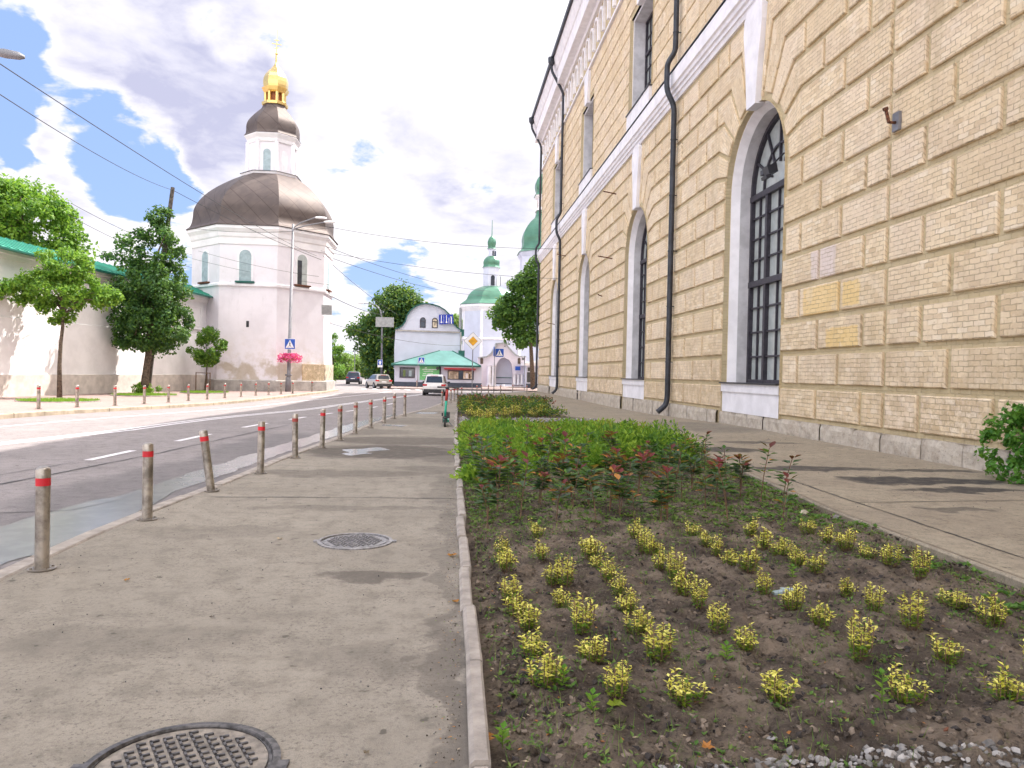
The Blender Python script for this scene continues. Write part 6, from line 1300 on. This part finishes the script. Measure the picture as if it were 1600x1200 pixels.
# weeds and litter on the soil
rn = random.Random(77); a = MB()
for _ in range(26000):
    y = 2.9+13.5*rn.random()**1.25; x = .25+rn.random()*(pe(y)-.45)
    big_ = 1.9 if y > 8 else 1.
    dens = mn.noise((x*1.1, y*1.1, 12))+.5*mn.noise((x*4, y*4, 2))+(.55 if y > 7.3 else 0)+(.35 if pe(y)-x < .7 else 0)
    if rn.random() > .30+dens*.9: continue
    z = soilz(x, y)+.004; k_ = rn.random()
    if k_ < .42:
        for j in range(rn.randint(2, 5)): an = rn.uniform(0, 6.28); a.leaf(Vector((x, y, z)), Vector((math.cos(an), math.sin(an), rn.uniform(.1, .7))).normalized(), Vector((0, 0, 1)), rn.uniform(.018, .042)*big_, rn.uniform(.009, .02)*big_, rn.choice((0, 0, 1)), .2)
    elif k_ < .75:
        an = rn.uniform(0, 6.28); w_ = .0022; hh = rn.uniform(.03, .10); a.idx([(x-w_, y, z), (x+w_, y, z), (x+.35*hh*math.cos(an), y+.35*hh*math.sin(an), z+hh)], [(0, 1, 2)], rn.choice((0, 1)))
    else: an = rn.uniform(0, 6.28); a.leaf(Vector((x, y, z)), Vector((math.cos(an), math.sin(an), .05)), Vector((0, 0, 1)), rn.uniform(.015, .04), rn.uniform(.006, .016), rn.choice((2, 2, 3)), .1)
stuff(a.build('weeds', ['weed', 'leaf_mid', 'drystraw', 'leaf_orange']), 'small weeds, grass blades and dry litter scattered over the dark soil', 'weeds')
a = MB()
for _ in range(420):
    y = rn.uniform(3, 15); x = pe(y)-rn.uniform(.1, .75); z = soilz(x, y)
    if mn.noise((x*.9, y*.9, 40)) < .02: continue
    for j in range(rn.randint(4, 8)): an = rn.uniform(0, 6.28); a.leaf(Vector((x, y, z)), Vector((math.cos(an), math.sin(an), rn.uniform(.2, .8))).normalized(), Vector((0, 0, 1)), rn.uniform(.04, .085), rn.uniform(.02, .04), 0, .2)
stuff(a.build('weeds', ['leaf_mid']), 'bright green broad leaved weeds along the path side of the bed', 'weeds')
# clods and gravel
def rock(mb, x, y, z, s_, rn, mi=0):
    vs = []; ax = Vector((rn.uniform(-1, 1), rn.uniform(-1, 1), rn.uniform(-1, 1))).normalized(); rot = Matrix.Rotation(rn.uniform(0, 6.28), 3, ax); sc_ = (s_*rn.uniform(.7, 1.3), s_*rn.uniform(.6, 1.1), s_*rn.uniform(.45, .8))
    for v in ((1, 0, 0), (-1, 0, 0), (0, 1, 0), (0, -1, 0), (0, 0, 1), (0, 0, -1), (.6, .6, .5), (-.6, .5, .6), (.5, -.6, .6), (-.6, -.6, -.4)):
        q = rot @ Vector((v[0]*sc_[0], v[1]*sc_[1], v[2]*sc_[2]))*rn.uniform(.8, 1.1); vs.append((x+q.x, y+q.y, z+q.z))
    mb.idx(vs, [(4, 0, 6), (6, 0, 2), (6, 2, 4), (4, 2, 7), (7, 2, 1), (7, 1, 4), (4, 8, 0), (4, 3, 8), (8, 3, 0), (4, 1, 3), (1, 9, 3), (3, 9, 5), (1, 5, 9), (0, 5, 2), (2, 5, 1), (3, 5, 0)], mi)
a = MB()
for _ in range(17000):
    y = 2.9+9.5*rn.random()**1.5; x = .25+rn.random()*(pe(y)-.4); rock(a, x, y, soilz(x, y), rn.choice((.006, .008, .01, .014, .02, .026)), rn, rn.choice((0, 0, 0, 1, 2)))
stuff(a.build('soil_clods', ['soil', 'soildark', 'soillight']), 'dark crumbly clods of soil', 'soil')
a = MB()
for _ in range(1000):
    x = rn.uniform(.9, 3.2); y = 3.12-rn.random()*.5-.10*(x < 1.3)+.025*math.sin(x*7); rock(a, x, y, soilz(x, y)+.012, rn.choice((.012, .016, .022)), rn, rn.choice((0, 0, 0, 1)))
for _ in range(3800):
    y = rn.uniform(22.7, 27.6); x = .4+rn.random()*(pe(y)-.5); rock(a, x, y, hz(y)+.03, rn.uniform(.02, .05), rn, rn.choice((0, 0, 1)))
stuff(a.build('gravel', ['stone', 'wallgrey']), 'pale grey gravel strips across the bed', 'gravel')
for i, (px, py, s_, m_, lab) in enumerate([(1207, 1148, .022, 'stone', 'pale stone lying on the soil near the bottom gravel'), (1234, 1168, .028, 'stone', 'larger white stone at the edge of the bottom gravel'), (1232, 1144, .018, 'leaf_orange', 'orange brown stone beside the pale one'), (1355, 1170, .03, 'stone', 'pale angular stone above the gravel, right of the white one'), (1425, 1116, .03, 'stone', 'flat grey stone below the widest yellow shrub'), (1545, 1168, .032, 'stone', 'white wedge stone near the bottom right corner'), (1300, 1088, .018, 'poster', 'small cream stone in the middle of the right soil'), (1002, 947, .022, 'poster', 'rounded tan stone beside a yellow shrub in the middle of the bed'), (1307, 809, .05, 'stone', 'whitish lump by the path edge, right one of two'), (1257, 803, .06, 'poster', 'whitish flat scrap by the path edge, left one of two'), (1478, 1140, .016, 'rust', 'small reddish stone above the bottom gravel')]):
    v = at(px, py); a = MB(); rr = random.Random(i+5); rock(a, v.x, v.y, soilz(v.x, v.y)+s_*.3, s_, rr); tag(a.build('stone', m_, None, loc=v), lab, 'stone', 'loose stones on the soil')
# fallen leaves
def fallen(px, py, s_, m_, lab, seed, z0=None, name='fallen_leaf'):
    v = at(px, py); rr = random.Random(seed); z = (soilz(v.x, v.y)+.02) if z0 is None else hz(v.y)+z0; a = MB(); n = 7
    an0 = rr.uniform(0, 6.28); c_ = Vector((v.x, v.y, z)); ring_ = []
    for k_ in range(n*2): an = an0+2*PI*k_/(2*n); r_ = s_*(1 if k_ % 2 == 0 else .5)*rr.uniform(.8, 1.1); ring_.append(c_+Vector((r_*math.cos(an), r_*math.sin(an), rr.uniform(-.1, .5)*s_)))
    a.idx([c_]+ring_, [(0, k_+1, (k_+1) % (2*n)+1) for k_ in range(2*n)]); tag(a.build(name, m_, None, loc=c_), lab, 'leaf', 'fallen leaves')
fallen(1105, 1169, .04, 'leaf_orange', 'crumpled orange leaf above the bottom gravel', 1); fallen(962, 1105, .05, 'leaf_yellowgreen', 'yellow green fallen leaf under a front row shrub', 2)
fallen(712, 943, .035, 'leaf_orange', 'brown leaf against the outside of the bed kerb', 3, .012); fallen(706, 870, .05, 'leaf_orange', 'brown leaf at the gap in the bed kerb', 4, .012); fallen(757, 1158, .05, 'leaf_orange', 'orange brown leaf just inside the bed kerb at the bottom', 6)
fallen(198, 908, .03, 'leaf_orange', 'orange leaf scrap on the sidewalk near the first bollard', 7, .01); fallen(437, 843, .035, 'drystraw', 'pale dry leaf scrap left of the pale manhole cover', 8, .01); fallen(331, 966, .02, 'bark', 'small dark twig scrap on the sidewalk', 9, .01); fallen(573, 1180, .018, 'drystraw', 'tiny pale leaf on the sidewalk near the bottom', 10, .01)
v = at(1226, 920); a = MB(); a.obox((v.x, v.y, soilz(v.x, v.y)+.012), (1, .2, .1), .10, (0, 1, 0), .03, (0, 0, 1), .008); a.obox((v.x+.03, v.y+.02, soilz(v.x, v.y)+.02), (1, -.5, .1), .05, (.3, 1, 0), .02, (0, 0, 1), .008); tag(a.build('plastic_scrap', 'bluewin', None, loc=v), 'faded blue plastic scrap lying between yellow shrubs', 'litter')
# litter along bed kerb on the sidewalk
a = MB(); 
for _ in range(900):
    y = 3+9*rn.random(); x = lerp_tab(BK, y)-.015-abs(rn.gauss(0, .07)); an = rn.uniform(0, 6.28); 
    if rn.random() < .35: a.leaf(Vector((x, y, .008)), Vector((math.cos(an), math.sin(an), .1)), Vector((0, 0, 1)), rn.uniform(.008, .022), rn.uniform(.005, .012), rn.choice((0, 1, 2)), .1)
    else: rock(a, x, y, .004, rn.uniform(.002, .005), rn, 3)
stuff(a.build('litter', ['leaf_orange', 'drystraw', 'weed', 'soil']), 'leaf scraps and grit gathered along the bed kerb', 'litter')
a = MB()
for _ in range(700):
    x = rn.uniform(-3.2, 0); y = 3+rn.random()**1.5*14; rock(a, x, y, .003, rn.choice((.002, .003, .004, .006)), rn, rn.choice((0, 0, 1)))
for _ in range(300): x = rn.uniform(4.8, 9.5); y = rn.uniform(9, 20); rock(a, x, y, .015, rn.choice((.004, .006, .009)), rn, 0)
stuff(a.build('grit', ['cable', 'stone']), 'dark specks of grit scattered over the asphalt', 'grit')
# broad leaved bush at the right edge
bx = at(1598, 758); bush = thing('broadleaf_bush', 'dense broad leaved green bush against the brick wall at the right edge', 'bush', bx)
a = MB(); foliage(a, [(bx.x+.35, bx.y+.1, .62, .75, .75, .72), (bx.x+.6, bx.y-.5, .75, .7, .6, .75)], 3600, .105, 61, 0, .17, shellish=.25, nclump=90); a.build('foliage', 'ivy', bush)
a = MB()
for k_ in range(7): an = k_*.9; a.tube([(bx.x+.4, bx.y-.1, 0), (bx.x+.4+.5*math.cos(an), bx.y-.1+.5*math.sin(an), .9)], .012, 5)
a.build('stems', 'stem', bush)
for i, (px, py, h, lab) in enumerate([(1378, 1092, .16, 'tall pale green weed left of the widest front shrub'), (880, 1078, .10, 'broad leaved weed beside the front row shrub nearest the kerb'), (1135, 1030, .09, 'green weed beside the large shrub in the third row'), (785, 1165, .07, 'small green weed just inside the bed kerb at the bottom'), (925, 1115, .09, 'thin weed at the foot of the front row'), (1238, 905, .10, 'light green weed above the blue plastic scrap'), (1222, 827, .14, 'upright green weed in the back rows')]):
    v = at(px, py); t_ = thing('weed_plant', lab, 'weed', (v.x, v.y, soilz(v.x, v.y))); rr = random.Random(i); a = MB()
    for j in range(12):
        zz_ = h*j/12; an = j*2.4; a.leaf(Vector((v.x, v.y, t_.location.z+zz_)), Vector((math.cos(an), math.sin(an), .5)).normalized(), Vector((0, 0, 1)), .055*rr.uniform(.7, 1.1), .03, 0, .2)
    a.build('leaves', 'leaf_bright', t_); a = MB(); a.tube([(v.x, v.y, t_.location.z-.02), (v.x, v.y, t_.location.z+h)], .003, 4); a.build('stem', 'weed', t_)
